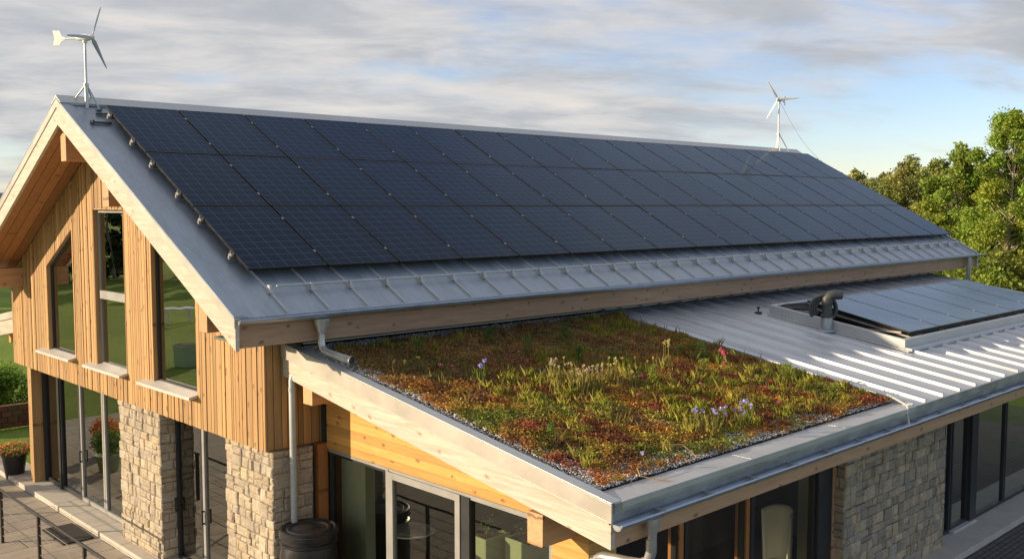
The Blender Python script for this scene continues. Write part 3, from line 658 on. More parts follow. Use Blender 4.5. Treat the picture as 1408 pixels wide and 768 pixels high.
for k in range(21): mb.box(XX - .03, 8.87, 7.46, 8.06, .12 + k * .14, .12 + k * .14 + .137, rc())
mb.build('corner_pillar', M['orange_h'], house)
for (y, z0, z1, xe) in ((7.75, 2.70, 3.08, 8.45), (12.55, 3.62, 3.98, 8.42)):
    mb = MB(); mb.box(XL + .072, xe, y - .125, y + .125, z0, z1, rc(.6, 1)); mb.build('rafter_end', M['purlin'], house, bevel=.005)
ZG = 2.735
glazed('fixed_glazing', XX + .02, (11.42, 12.98), .12, ZG, 'frame_dark', 'glass_end', fw=.06)
glazed('glazed_door', XX - .01, (9.80, 11.40), .12, ZG - .02, 'frame_grey', 'glass_end', handle='b', fw=.10)
glazed('fixed_glazing', XX + .02, (8.10, 9.76), .12, ZG, 'frame_grey', 'glass_end', fw=.05)
mb = MB(); mb.box(XX - .01, XX + .12, 11.40, 11.46, .12, ZG + .01); mb.box(XX, XX + .12, 8.10, 12.98, ZG - .015, ZG + .03); mb.build('mullion', M['frame_grey'], house)
mb = MB(); mb.box(XX + .005, XX + .12, 9.62, 9.80, .12, ZG); mb.build('mullion', M['frame_dark'], house)
# --- front wall
YV = 7.72; ZV = 2.99
mb = MB(); mb.box(14.62, 18.47, 7.50, 8.0, .1, 3.06, (.13, .12, .10))
stone_face(mb, (14.60, 7.50, .1), (1, 0, 0), (0, -1, 0), 3.87, .1, 3.02, 0, 77, (.12, .24)); stone_face(mb, (14.62, 7.78, .1), (0, -1, 0), (-1, 0, 0), .30, .1, 3.02, 0, 78, (.15, .26))
stone_face(mb, (18.47, 7.48, .1), (0, 1, 0), (1, 0, 0), .25, .1, 3.02, 0, 79, (.15, .26))
mb.build('stone_wall', M['stone'], house)
stone_pier(24.6, 30.5, 7.5, 8.0, .1, 3.02, 0, 90)
for (a, b, fr, z0) in ((8.87, 10.46, 'frame_dark', .12), (10.62, 12.06, 'frame_dark', .12), (12.24, 14.10, 'frame_dark', .12), (18.50, 19.36, 'frame_dark', .12), (19.40, 20.24, 'frame_dark', .16), (20.56, 22.22, 'frame_dark', .12), (22.24, 24.56, 'frame_dark', .12)):
    glazed('fixed_glazing', YV, (a, b), z0, ZV + .05, fr, 'glass_end' if a < 15 else 'glass', axis='y', fw=.055)
for (a, b) in ((14.10, 14.52), (20.24, 20.56), (10.55, 10.62), (12.15, 12.24)):
    mb = MB(); mb.box(a + .002, b - .002, YV - .05, YV + .14, .12, ZV + .06); mb.build('mullion', M['frame_dark'], house)
for xc in (10.50, 12.105):
    mb = MB(); mb.box(xc - .05, xc + .045, YV - .03, YV + .16, .12, ZV + .06, rc()); mb.build('timber_mullion', M['orange_v'], house)
mb = MB(); mb.box(14.53, 14.60, YV - .06, YV + .1, .12, ZV + .02); mb.build('wall_reveal', M['beam_front'], house)
mb = MB(); mb.box(19.36, 20.5, YV - .10, YV - .002, .12, .165); mb.build('threshold', M['sill'], house)
# --- plinth steps
mb = MB(); y = 13.0
while y < 26.2:
    l = min(random.uniform(1.0, 1.5), 26.2 - y); mb.box(7.20, 7.95, y + .004, y + l - .004, 0.002, .12, rc()); y += l
mb.build('stone_step', M['curb'], house, bevel=.008)
mb = MB(); x = 8.2
while x < 30:
    l = min(random.uniform(1.2, 1.8), 30 - x); mb.box(x + .004, x + l - .004, 7.08, 7.76, -.02, .115, rc()); x += l
mb.build('stone_step', M['curb'], house, bevel=.008)
# --- interior shell
mb = MB(); mb.box(8.46, 30.4, 7.95, 13.0, .0, .11); mb.box(7.85, 30.6, 13.42, 24.6, .0, .13); mb.build('floor', M['interior_floor'], house)
mb = MB(); mb.box(7.75, 30.6, 13.42, 24.68, 3.01, 3.2); mb.box(13.6, 13.7, 13.5, 24.6, .14, 3.0); mb.prismx([(13.5, 3.21), (24.3, 3.21), (24.3, zr(24.3) - .4), (YR, 8.1), (13.5, zr(13.5) - .4)], 12.0, 12.1); mb.box(17.0, 17.1, 8.1, 12.95, .12, 3.1); mb.box(8.3, 13.6, 18.9, 19.0, .14, 3.0)
mb.build('partition', M['interior'], house)
mb = MB(); mb.box(15.35, 15.75, 8.35, 8.75, .12, 3.0); mb.box(8.62, 8.80, 12.3, 12.95, .12, 2.7); mb.build('column', M['pale'], house)
# --- lower canopy roof on the far (rear) side
mb = MB(); yA, yB = YW2 + .02, 28.2
def zc(y): return 4.10 - .155 * (y - YW2)
for (x0, x1, d0, d1, mt, nm, br) in ((7.62, 7.68, -.52, -.14, 'white_wood', 'barge_board', .003), (7.585, 7.69, -.16, .01, 'zinc_warm', 'metal_cap', .002), (7.7, 12, -.30, -.02, 'zinc', 'canopy_roof', 0), (7.7, 12, -.36, -.31, 'soffit', 'soffit', 0)):
    mb = MB(); mb.hexa([(x0, yA, zc(yA) + d0), (x1, yA, zc(yA) + d0), (x1, yB, zc(yB) + d0), (x0, yB, zc(yB) + d0), (x0, yA, zc(yA) + d1), (x1, yA, zc(yA) + d1), (x1, yB, zc(yB) + d1), (x0, yB, zc(yB) + d1)], rc()); mb.build(nm, M[mt], house, bevel=br)
mb = MB(); mb.box(8.2, 8.26, YW2 + .02, 28, 2.95, 3.45, rc()); mb.build('canopy_beam', M['orange_h'], house)
# --- rainwater pipes at ground level
mb = MB(); mb.tube([(7.93, 12.93, 4.02), (7.80, 12.91, 4.03), (7.735, 12.90, 4.01), (7.72, 12.9, 3.95), (7.72, 12.9, 1.76)], .052, 16); o = mb.build('downpipe', M['pipe_paint'], house, smooth=True)
mb = MB(); mb.lathe((7.72, 12.9, 3.78), [(.058, 0), (.058, .06)], 16); mb.build('pipe_collar', M['pipe_paint'], o, smooth=True)
mb = MB(); mb.lathe((8.27, YF - .10, 2.96), [(.05, 0), (.052, .08), (.075, .16), (.08, .26)], 16)
mb.tube([(8.27, YF - .09, 2.98), (8.27, YF - .09, 2.84), (8.275, YF - .05, 2.73), (8.29, YF + .06, 2.66), (8.30, YF + .25, 2.63), (8.305, YF + .62, 2.59), (8.31, YF + .76, 2.53), (8.32, YF + .80, 2.40), (8.32, YF + .82, .1)], .06, 16)
mb.build('downpipe', M['pipe'], house, smooth=True)
# ================================================================ solar panels on the main roof
TH = math.atan(S_); PH = 1.965; PW = 1.385
ORD = ['first', 'second', 'third', 'fourth', 'fifth', 'sixth', 'seventh', 'eighth', 'ninth', 'tenth', 'eleventh', 'twelfth', 'thirteenth', 'fourteenth', 'fifteenth', 'sixteenth', 'seventeenth', 'last']
ROWN = ['bottom', 'middle', 'top']
def make_panel(name, w, h, mat, clamps):
    t = thing(name, 'x', 'solar panel', local=True)
    mb = MB(); f = .016
    mb.box(0, w, 0, f, 0, .035); mb.box(0, w, h - f, h, 0, .035); mb.box(0, f, f, h - f, 0, .035); mb.box(w - f, w, f, h - f, 0, .035); mb.box(f, w - f, f, h - f, 0, .006)
    mb.build('frame', M['black_alu'], t, off=(0, 0, 0))
    mb = MB(); mb.box(f, w - f, f, h - f, .026, .0325); mb.build('cells', mat, t, off=(0, 0, 0))
    for v in clamps:
        mb = MB(); mb.box(w - .012, w + .022, h * v - .03, h * v + .03, .02, .045); mb.build('clamp', M['rail_alu'], t, off=(0, 0, 0), bevel=.004)
    return t
proto = make_panel('solar_panel', PW - .018, PH - .02, M['pv'], (.22, .78))
Y0 = 13.22; LIFT = .13
first = True
for r in range(3):
    for c in range(18):
        o = proto if first else copy_tree(proto); first = False
        y = Y0 + r * (PH + .012) * math.cos(TH); x = 7.17 + c * 1.4
        o.location = (x, y - LIFT * math.sin(TH), zr(y) + LIFT * math.cos(TH)); o.rotation_euler = (TH + R(random.uniform(-.12, .12)), R(random.uniform(-.12, .12)), 0)
        end = 'at the left gable end' if c == 0 else ('at the far right end' if c == 17 else 'counted from the left gable end')
        o['label'] = f'{"black" if c < 9 else "dark blue"} solar panel, {ORD[c]} in the {ROWN[r]} row, {end}'
        o['group'] = 'solar panels in three rows on the main roof'
# mounting rails (two behind each row)
rn = ['lower rail of the bottom row', 'upper rail of the bottom row', 'lower rail of the middle row', 'upper rail of the middle row', 'lower rail of the top row', 'upper rail of the top row']
for k in range(6):
    r = k // 2; y = Y0 + (r * (PH + .012) + PH * (.22 if k % 2 == 0 else .78)) * math.cos(TH)
    t = thing('mounting_rail', 'aluminium mounting rail under the solar panels, ' + rn[k], 'mounting rail', (7.1, y, zr(y)), 'rails under the solar panels')
    mb = MB(); mb.box(7.09, 32.35, y - .02, y + .02, zr(y) + .06, zr(y) + .118); mb.build('rail', M['rail_alu'], t)
    mb = MB(); mb.box(7.11, 7.17, y - .045, y + .045, zr(y) + .10, zr(y) + .155); mb.tube([(7.12, y, zr(y) + .13), (7.12, y - .02, zr(y) + .19)], .013, 8); mb.build('end_clamp', M['rail_alu'], t, bevel=.006)
    mb = MB()
    for x in xs_seam[::2]: mb.box(x - .03, x + .03, y - .04, y + .04, zr(y) + .002, zr(y) + .062)
    mb.build('seam_clamps', M['rail_alu'], t)
mb = MB()
for q in range(3):
    mb.tube([(7.0, 18.35 - q * .03, zr(18.35) + .02), (9 + q, 18.47 - q * .01, zr(18.47) + .03), (14 + q * 2, 18.5, zr(18.5) + .025), (32, 18.5 + q * .01, zr(18.5) + .025)], .012, 6)
tag(mb.build('solar_cable', M['rubber'], off=Vector((7, 18.35, 8.2))), 'black cables running along the ridge above the top row of panels', 'cable')
mb = MB(); mb.box(6.78, 7.12, 17.93, 17.98, zr(17.95) + .02, zr(17.95) + .06); mb.box(6.76, 6.80, 17.90, 18.01, zr(17.95) + .01, zr(17.95) + .08)
tag(mb.build('roof_bracket', M['dark_steel'], off=Vector((6.95, 17.95, zr(17.95))), bevel=.006), 'small dark bracket on the verge sheet left of the top row', 'bracket')
# ================================================================ small wind turbines
def turbine(label, loc, scale, yaw, mast_h, mast_mat, a_leg, roll=0.0):
    t = thing('wind_turbine', label, 'wind turbine', loc, 'small wind turbines on the ridge', local=True); t.scale = (scale,) * 3
    B = dict(off=(0, 0, 0))
    mb = MB(); mb.tube([(0, 0, -.12), (0, 0, mast_h * .32)], .036, 14); mb.tube([(0, 0, mast_h * .3), (0, 0, mast_h)], .023, 14); mb.lathe((0, 0, mast_h * .30), [(.05, 0), (.05, .05)], 14); mb.build('mast', M[mast_mat], t, smooth=True, **B)
    for (dx, dy) in a_leg:
        mb = MB(); mb.tube([(dx * .05, dy * .05, mast_h * .32), (dx, dy, -.532 * abs(dy + (loc[1] - YR)) + .532 * abs(loc[1] - YR) + .02)], .016, 8); mb.box(dx - .05, dx + .05, dy - .05, dy + .05, -.532 * abs(dy + (loc[1] - YR)) + .532 * abs(loc[1] - YR) - .02, -.532 * abs(dy + (loc[1] - YR)) + .532 * abs(loc[1] - YR) + .02)
        mb.build('stay', M[mast_mat], t, **B)
    # nacelle: along local +a axis (rotor in front at +, tail at -)
    a = Vector((math.cos(yaw), math.sin(yaw), 0)); s = Vector((-a.y, a.x, 0)); z = Vector((0, 0, 1)); c = Vector((0, 0, mast_h + .06))
    mb = MB(); mb.tube([c - a * .20, c - a * .17, c - a * .08, c, c + a * .08, c + a * .12], [.02, .045, .062, .07, .066, .05], 16); mb.tube([(0, 0, mast_h - .04), (0, 0, mast_h + .03)], .045, 14)
    mb.build('nacelle', M['white_paint'], t, smooth=True, **B)
    mb = MB(); mb.tube([c + a * .12, c + a * .15, c + a * .19, c + a * .22], [.055, .052, .035, .008], 16); hub = mb.build('hub', M['white_paint'], t, smooth=True, **B)
    mb = MB(); mb.tube([c - a * .18, c - a * .54], [.020, .012], 10); mb.build('tail_boom', M['white_paint'], t, smooth=True, **B)
    mb = MB(); prof = [(-.50, .012), (-.60, .05), (-.66, .155), (-.85, .165), (-.80, .02), (-.84, -.11), (-.67, -.115), (-.60, -.04), (-.50, -.012)]
    for sg_ in (-1, 1): mb.add([c + a * p * .86 + z * q + s * .006 * sg_ for p, q in prof], [tuple(range(len(prof))) if sg_ > 0 else tuple(reversed(range(len(prof))))])
    n = len(prof)
    mb.add([c + a * p * .86 + z * q - s * .006 for p, q in prof] + [c + a * p * .86 + z * q + s * .006 for p, q in prof], [(i, (i + 1) % n, (i + 1) % n + n, i + n) for i in range(n)])
    mb.build('tail_fin', M['white_paint'], t, **B)
    for k in range(3):
        th = R(90 + roll) + k * 2 * math.pi / 3; d = z * math.sin(th) + s * math.cos(th); e = a.cross(d); hb = c + a * .16
        mb = MB(); st = [(0.03, .022, .018, 60), (.10, .042, .014, 40), (.2, .040, .010, 28), (.4, .028, .006, 16), (.60, .018, .004, 9), (.66, .006, .002, 7)]; vs = []
        for (r_, hw, ht, tw) in st:
            w_ = e * math.cos(R(tw)) + a * math.sin(R(tw)); u_ = a * math.cos(R(tw)) - e * math.sin(R(tw))
            for kk in range(8):
                aa = 2 * math.pi * kk / 8; vs.append(hb + d * r_ + w_ * hw * math.cos(aa) + u_ * ht * math.sin(aa))
        fs = [(i * 8 + q, i * 8 + (q + 1) % 8, (i + 1) * 8 + (q + 1) % 8, (i + 1) * 8 + q) for i in range(5) for q in range(8)] + [tuple(reversed(range(8))), tuple(range(40, 48))]
        mb.add(vs, fs); mb.build('blade', M['blade'], t, smooth=True, **B)
    return t
turbine('white and grey wind turbine with a finned tail on the left gable peak', (6.95, 18.64, ZR - .10), .98, R(46.3 - 90 - 17), 1.20, 'pipe', [(.18, -.12), (-.16, .18), (.22, .30)], -24)
t2 = turbine('white wind turbine with a guy cable at the far right end of the ridge', (31.2, 18.88, ZR + .06), 1.17, R(46.3 + 150), 1.42, 'white_paint', [(.26, -.22), (-.26, -.22), (.24, .24)], 30)
mb = MB(); P0 = Vector((31.25, 18.85, 10.2)); P1 = Vector((32.3, 17.6, 8.0))
mb.tube([P0.lerp(P1, k / 12) - Vector((0, 0, .28 * math.sin(math.pi * k / 12))) for k in range(13)], .006, 6)
tag(mb.build('guy_cable', M['pipe'], off=P0), 'thin sagging cable from the far wind turbine down to the roof', 'cable')
# ================================================================ collectors on the low roof
XC0, XC1, YC0, YC1 = 18.70, 28.9, 8.42, 11.45
t = thing('roof_curb', 'pale metal upstand framing the tilted collectors on the low roof', 'roof frame', (XC0, YC0, zl(YC0)))
def curb_side(x0, x1, ya, yb, h=.20, nm='curb_side'):
    mb = MB(); mb.hexa([(x0, ya, zl(ya) - .01), (x1, ya, zl(ya) - .01), (x1, yb, zl(yb) - .01), (x0, yb, zl(yb) - .01), (x0, ya, zl(ya) + h), (x1, ya, zl(ya) + h), (x1, yb, zl(yb) + h), (x0, yb, zl(yb) + h)]); mb.build(nm, M['zinc_light'], t, bevel=.006)
curb_side(XC0, XC0 + .09, YC0, YC1); curb_side(XC1 - .09, XC1, YC0, YC1); curb_side(XC0 + .091, XC1 - .091, YC0, YC0 + .09); curb_side(XC0 + .091, XC1 - .091, YC1 - .09, YC1)
curb_side(XC0 - .1, XC0 - .002, YC0 - .12, YC1, .012, 'flashing'); curb_side(XC0, XC1, YC0 - .14, YC0 - .002, .052, 'flashing')
mb = MB(); mb.hexa([(XC0 + .1, YC0 + .1, zl(YC0 + .1) + .0), (XC1 - .1, YC0 + .1, zl(YC0 + .1)), (XC1 - .1, YC1 - .1, zl(YC1 - .1)), (XC0 + .1, YC1 - .1, zl(YC1 - .1)), (XC0 + .1, YC0 + .1, zl(YC0 + .1) + .05), (XC1 - .1, YC0 + .1, zl(YC0 + .1) + .05), (XC1 - .1, YC1 - .1, zl(YC1 - .1) + .05), (XC0 + .1, YC1 - .1, zl(YC1 - .1) + .05)]); mb.build('tray', M['membrane'], t)
for k in range(9):
    mb = MB(); x = XC0 + .16 + k * .055; zz_ = .06 + .018 * math.sin(k * 2.1); mb.tube([(x, YC0 + .15, zl(YC0 + .15) + zz_ + .02), (x + .02, 9.4, zl(9.4) + zz_ + .03), (x - .01, YC1 - .2, zl(YC1 - .2) + zz_ + .01)], .015, 8); mb.build('pipe_run', M['rail_alu' if k % 3 else 'rubber'], t)
for k in range(8):
    mb = MB(); x = XC0 + .9 + k * 1.1; mb.box(x, x + .05, YC0 + .06, YC0 + .30, zl(YC0) + .16, zl(YC0) + .22); mb.build('bracket', M['rail_alu'], t)
TC = math.atan2(.48, 2.27); LC = math.hypot(.48, 2.27)
proto = make_panel('solar_collector', 1.42, LC, M['pv_low'], (.18, .82)); first = True
for k in range(6):
    o = proto if first else copy_tree(proto); first = False
    o.location = (19.23 + 1.43 * k, 8.58, 4.02); o.rotation_euler = (TC, 0, 0)
    o['label'] = ['blue grey flat collector at the left end, beside the bent vent pipe', 'blue grey flat collector, second from the vent pipe, on the low roof', 'blue grey flat collector, third from the vent pipe, on the low roof', 'blue grey flat collector, third from the right end, on the low roof', 'blue grey flat collector, second from the right end, on the low roof', 'blue grey flat collector at the right end, nearest the trees'][k]
    o['category'] = 'solar panel'; o['group'] = 'flat collectors on the low metal roof'
t = thing('collector_support', 'dark rack holding the tilted collectors above the curb', 'rack', (19.2, 8.6, 3.9))
def zcol(y): return 4.005 + .2115 * (y - 8.58)
mb = MB(); mb.box(19.25, 27.7, 8.72, 8.80, 3.86, zcol(8.72)); mb.build('cross_beam', M['black_alu'], t); mb = MB(); mb.box(19.25, 27.7, 10.60, 10.68, 4.12, zcol(10.6)); mb.build('cross_beam', M['black_alu'], t)
mb = MB(); mb.box(19.22, 27.8, 8.60, 8.63, 3.93, zcol(8.6)); mb.build('front_plate', M['black_alu'], t)
for k in range(7):
    x = 19.24 + k * 1.42; mb = MB(); mb.hexa([(x, 8.64, 3.90), (x + .03, 8.64, 3.90), (x + .03, 10.8, 4.30), (x, 10.8, 4.30), (x, 8.64, zcol(8.64)), (x + .03, 8.64, zcol(8.64)), (x + .03, 10.8, zcol(10.8)), (x, 10.8, zcol(10.8))]); mb.build('strut', M['black_alu'], t)
mb = MB(); mb.hexa([(19.19, 8.5, 3.93), (19.225, 8.5, 3.93), (19.225, 10.6, 4.34), (19.19, 10.6, 4.34), (19.19, 8.5, 3.96), (19.225, 8.5, 3.96), (19.225, 10.6, 4.38), (19.19, 10.6, 4.38)])
mb.build('side_rail', M['rail_alu'], t)
mb = MB(); mb.box(19.12, 19.16, 8.7, 10.9, 4.02, 4.06); mb.build('edge_rail', M['rail_alu'], t)
# vent pipe with coiled hose
vx, vy = 18.62, 10.05; vz = zl(vy)
t = thing('vent_pipe', 'weathered grey vent pipe with a bent head beside the collectors', 'vent pipe', (vx, vy, vz))
mb = MB(); mb.lathe((vx, vy, vz - .02), [(.21, 0), (.20, .03), (.12, .05), (.115, .26), (.11, .30)], 24); mb.build('base_sleeve', M['gutter'], t, smooth=True)
mb = MB(); mb.lathe((vx, vy, vz + .26), [(.13, 0), (.13, .05), (.105, .07), (.10, .26), (.115, .28), (.115, .34), (.085, .37)], 24); mb.build('stack', M['vent'], t, smooth=True)
mb = MB(); cr = Vector((.70, -.71, 0)); b0 = Vector((vx, vy, vz + .54)); mb.tube([b0, b0 + Vector((0, 0, .10)), b0 + Vector((0, 0, .17)) + cr * .06, b0 + Vector((0, 0, .19)) + cr * .16, b0 + Vector((0, 0, .18)) + cr * .30], [.11, .115, .11, .10, .085], 18); mb.build('bent_head', M['vent'], t, smooth=True)
for k in range(4):
    mb = MB(); rr = .19 + .03 * k; cc = b0 - cr * (.02 + .02 * k) + Vector((0, 0, -.10)); pts = []
    for q in range(25):
        a = math.pi * (-.35 + 1.55 * q / 24) ; pts.append(cc + cr * rr * math.cos(a) + Vector((0, 0, 1)) * rr * math.sin(a) + Vector((-.70, -.70, 0)) * (.02 * k - .05))
    mb.tube(pts, .026, 10); mb.build('hose_coil', M['vent'], t, smooth=True)
t = thing('hose', 'black pipes and fittings bunched behind the bent vent pipe', 'hose', (18.9, 11.1, zl(11.1)))
for k in range(5):
    mb = MB(); y0 = 10.9 + .12 * k; mb.tube([(18.75 + .07 * k, y0 + .25, zl(y0) + .10 + .02 * k), (18.95, y0 + .1, zl(y0) + .22 - .02 * k), (19.15, y0 - .1, zl(y0) + .20), (19.4, y0 - .45, zl(y0) + .22)], .024 - .002 * k, 10); mb.build('hose_length', M['rubber'], t, smooth=True)
mb = MB(); mb.box(18.82, 19.0, 11.05, 11.25, zl(11.1) + .05, zl(11.1) + .19); mb.build('junction', M['rubber'], t, bevel=.01)
mb = MB(); mb.tube([(18.5, 11.6, zl(11.6)), (18.5, 11.6, zl(11.6) + .12)], .015, 8); mb.box(18.44, 18.56, 11.54, 11.66, zl(11.6) - .02, zl(11.6) + .02); mb.box(18.48, 18.52, 11.57, 11.63, zl(11.6) + .09, zl(11.6) + .13)
tag(mb.build('roof_anchor', M['rubber'], off=Vector((18.5, 11.6, zl(11.6)))), 'small black anchor post on the metal roof left of the curb', 'anchor')
mb = MB(); mb.tube([(14.95, 7.0, zl(7.0) + .05), (14.72, 6.6, 3.525), (14.60, 6.50, 3.50), (14.55, 6.49, 3.42), (14.58, 6.48, 3.32), (14.52, 6.44, 3.24)], .016, 8)
tag(mb.build('earth_cable', M['cable'], off=Vector((14.6, 6.5, 3.5)), smooth=True), 'pale cable hanging over the eaves where planting meets metal roofing', 'cable')
# ================================================================ planted roof
VX0, VX1, VY0, VY1 = XL + .14, XGR - .03, YF + .34, 12.88
# substrate
def patchcol(x, y):
    """plant colour by position (patches of red, orange, olive and green sedum, painted shade by the wall)"""
    n1 = val_noise(x, y, 1.15, 1); n2 = val_noise(x, y, 1.5, 5); n3 = val_noise(x, y, 3.7, 9); n4 = val_noise(x, y, 0.7, 13)
    red = np.array([.34, .115, .05]); orange = np.array([.56, .25, .05]); olive = np.array([.46, .31, .05]); green = np.array([.25, .27, .045]); brown = np.array([.26, .12, .06]); lime = np.array([.46, .46, .08])
    n = len(x); c = np.tile(olive, (n, 1))
    def sm(v, a, b): return np.clip((v - a) / (b - a), 0, 1)[:, None]
    c = c + (green - c) * sm(n1, .08, .34); c = c + (orange - c) * sm(-n1, -.06, .22); c = c + (red - c) * sm(n2, .06, .26); c = c + (brown - c) * sm(-n2, .14, .36) * .8
    c = c + (lime - c) * sm(n3, .2, .45) * .5
    dk = sm(y, 9.6, 11.4)            # wall shade painted into the plants: browner toward the back of the bed
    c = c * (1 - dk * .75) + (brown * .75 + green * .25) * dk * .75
    return c * (1 + .35 * n4[:, None])
mb = MB(); nx, ny = 90, 80; vs = []
for j in range(ny + 1):
    for i in range(nx + 1):
        x = VX0 + (VX1 - VX0) * i / nx; y = VY0 + (VY1 - VY0) * j / ny
        ins = min(x - VX0 - .26, (VX1 - x) * 1.0, y - VY0 - .16, VY1 - .22 - y)
        vs.append((x, y, zl(y) - .035 + (.025 + .03 * noise.noise(Vector((x * 3, y * 3, 0)))) * min(1, max(0, ins * 8))))
mb.add(vs, [(j * (nx + 1) + i, j * (nx + 1) + i + 1, (j + 1) * (nx + 1) + i + 1, (j + 1) * (nx + 1) + i) for j in range(ny) for i in range(nx)])
tag(mb.build('roof_soil', M['soil'], off=Vector((11, 9.7, 3.9))), 'dark growing layer under the sedum of the planted roof', 'soil', kind='stuff')
# edge wobble of the planted area
def inside(x, y):
    w = .05 * val_noise(x, y, 1.6, 21) + .04 * val_noise(x, y, 5, 22)
    return (x - VX0 - .17 + w > 0) & (VX1 - x - .0 + w * .4 > 0) & (y - VY0 - .06 + w > 0) & (VY1 - .30 - y + w > 0)
nT = 12500
x = rng.uniform(VX0, VX1, nT); y = rng.uniform(VY0, VY1, nT); k = inside(x, y); x, y = x[k], y[k]
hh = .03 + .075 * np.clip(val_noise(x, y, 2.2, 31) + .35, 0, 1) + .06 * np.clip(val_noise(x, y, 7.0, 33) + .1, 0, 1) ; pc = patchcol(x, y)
per = 26; X = np.repeat(x, per) + rng.normal(0, .038, len(x) * per); Y = np.repeat(y, per) + rng.normal(0, .038, len(x) * per)
Z = zl(Y) - .035 + np.repeat(hh, per) * rng.uniform(.15, 1.0, len(X)) ** .6
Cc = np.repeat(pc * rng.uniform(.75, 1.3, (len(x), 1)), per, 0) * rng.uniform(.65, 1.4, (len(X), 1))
V, F, Cq = leaf_quads(np.stack([X, Y, Z], 1), rng.uniform(.016, .042, len(X)), Cc, .3, .75)
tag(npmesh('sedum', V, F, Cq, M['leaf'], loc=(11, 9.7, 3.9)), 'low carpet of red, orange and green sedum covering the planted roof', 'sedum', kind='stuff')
# thin upright blades, fine grass
def blades(px, py, h, lean, wd, col, zfun=None):
    n = len(px); a = rng.uniform(0, 2 * np.pi, n); L = rng.uniform(.1, 1, n) * lean; zb = zl(py) - .02 if zfun is None else zfun
    dx, dy = np.cos(a), np.sin(a); nxx, nyy = -dy, dx
    V = np.zeros((n, 5, 3)); w = wd
    b = np.stack([px, py, zb], 1); u = np.stack([nxx, nyy, np.zeros(n)], 1) * w; d = np.stack([dx, dy, np.zeros(n)], 1)
    V[:, 0] = b - u / 2; V[:, 1] = b + u / 2
    m = b + d * (L * h * .35)[:, None]; m[:, 2] += h * .6; V[:, 2] = m + u * .4; V[:, 4] = m - u * .4
    tp = b + d * (L * h)[:, None]; tp[:, 2] += h * .98; V[:, 3] = tp
    return V.reshape(-1, 3), np.arange(5 * n).reshape(n, 5), col
nG = 780; gx = rng.uniform(VX0 + .35, VX1 - .05, nG); gy = rng.uniform(VY0 + .3, VY1 - .4, nG)
wgt = np.clip(val_noise(gx, gy, .8, 41) * 2 + .5 + (gx - 11) * .06, 0, 1); k = (rng.uniform(0, 1, nG) < wgt) & inside(gx, gy); gx, gy = gx[k], gy[k]
pb = 34; X = np.repeat(gx, pb) + rng.normal(0, .045, len(gx) * pb); Y = np.repeat(gy, pb) + rng.normal(0, .045, len(gx) * pb)
hb = np.repeat(rng.uniform(.07, .21, len(gx)), pb) * rng.uniform(.5, 1.1, len(X))
tone = rng.uniform(0, 1, len(gx)); gc = np.array([.34, .40, .05]) * (1 - tone[:, None]) + np.array([.55, .46, .10]) * tone[:, None]
V, F, Cq = blades(X, Y, hb, .55, .006, np.repeat(gc, pb, 0) * rng.uniform(.7, 1.3, (len(X), 1)))
tag(npmesh('roof_grass', V, F, Cq, M['leaf'], loc=(11, 9.7, 3.9)), 'fine green and straw coloured grass growing through the sedum', 'grass', kind='stuff')
# tall thin stalks of wild plants among the sedum
k = 300; px = rng.uniform(VX0 + .4, VX1 - .1, k); py = VY0 + .4 + (VY1 - VY0 - .9) * rng.uniform(0, 1, k) ** .8; X = np.repeat(px, 4) + rng.normal(0, .03, k * 4); Y = np.repeat(py, 4) + rng.normal(0, .03, k * 4)
V, F, Cq = blades(X, Y, rng.uniform(.08, .26, k * 4), .5, .0045, np.tile((.36, .32, .09), (k * 4, 1)) * rng.uniform(.5, 1.3, (k * 4, 1)))
tag(npmesh('wild_stalks', V, F, Cq, M['leaf'], loc=(11, 9.7, 3.9)), 'thin straw coloured stalks standing above the sedum carpet', 'stalks', kind='stuff')
# gravel margin
def pebbles(n, sampler, s0, s1):
    x, y = sampler(n); z = zl(y) - .022 + rng.uniform(0, .022, n)
    s = rng.uniform(s0, s1, n); base = np.array([(1, 0, 0), (0, 1, 0), (-1, 0, 0), (0, -1, 0), (0, 0, .7), (0, 0, -.7), (.6, .6, .45), (-.6, .6, .45), (-.6, -.6, .45), (.6, -.6, .45)])
    Fb = np.array([(4, 0, 6), (4, 6, 1), (4, 1, 7), (4, 7, 2), (4, 2, 8), (4, 8, 3), (4, 3, 9), (4, 9, 0), (5, 6, 0), (5, 1, 6), (5, 7, 1), (5, 2, 7), (5, 8, 2), (5, 3, 8), (5, 9, 3), (5, 0, 9)])
    a = rng.uniform(0, 2 * np.pi, n); ca, sa = np.cos(a), np.sin(a); asp = rng.uniform(.6, 1, n)
    P = base[None] * s[:, None, None]; px = P[:, :, 0]; py = P[:, :, 1] * asp[:, None]
    V = np.stack([px * ca[:, None] - py * sa[:, None] + x[:, None], px * sa[:, None] + py * ca[:, None] + y[:, None], P[:, :, 2] + z[:, None]], 2).reshape(-1, 3)
    F = (Fb[None] + (np.arange(n) * 10)[:, None, None]).reshape(-1, 3)
    g = rng.choice([.32, .42, .52, .62, .2], n)[:, None] * np.array([1.25, 1.17, 1.05])[None] * rng.uniform(.8, 1.2, (n, 1))
    return V, F, np.repeat(g, 16, 0)
def samp(n):
    L1, L2, L3 = VY1 - VY0, VX1 - VX0, VX1 - VX0; p = rng.uniform(0, L1 * .42 + L2 * .40 + L3 * .34, n)
    x = np.where(p < L1 * .42, VX0 + rng.uniform(0, .42, n), VX0 + rng.uniform(0, 1, n) * L2)
    y = np.where(p < L1 * .42, VY0 + rng.uniform(0, 1, n) * L1, np.where(p < L1 * .42 + L2 * .40, VY0 + rng.uniform(0, .38, n), VY1 - rng.uniform(0, .36, n)))
    return x, y
V, F, Cq = pebbles(22000, samp, .008, .018)
tag(npmesh('gravel', V, F, Cq, M['pebble'], loc=(11, 9.7, 3.9)), 'strip of grey pebbles round the edge of the planted roof', 'gravel', kind='stuff')
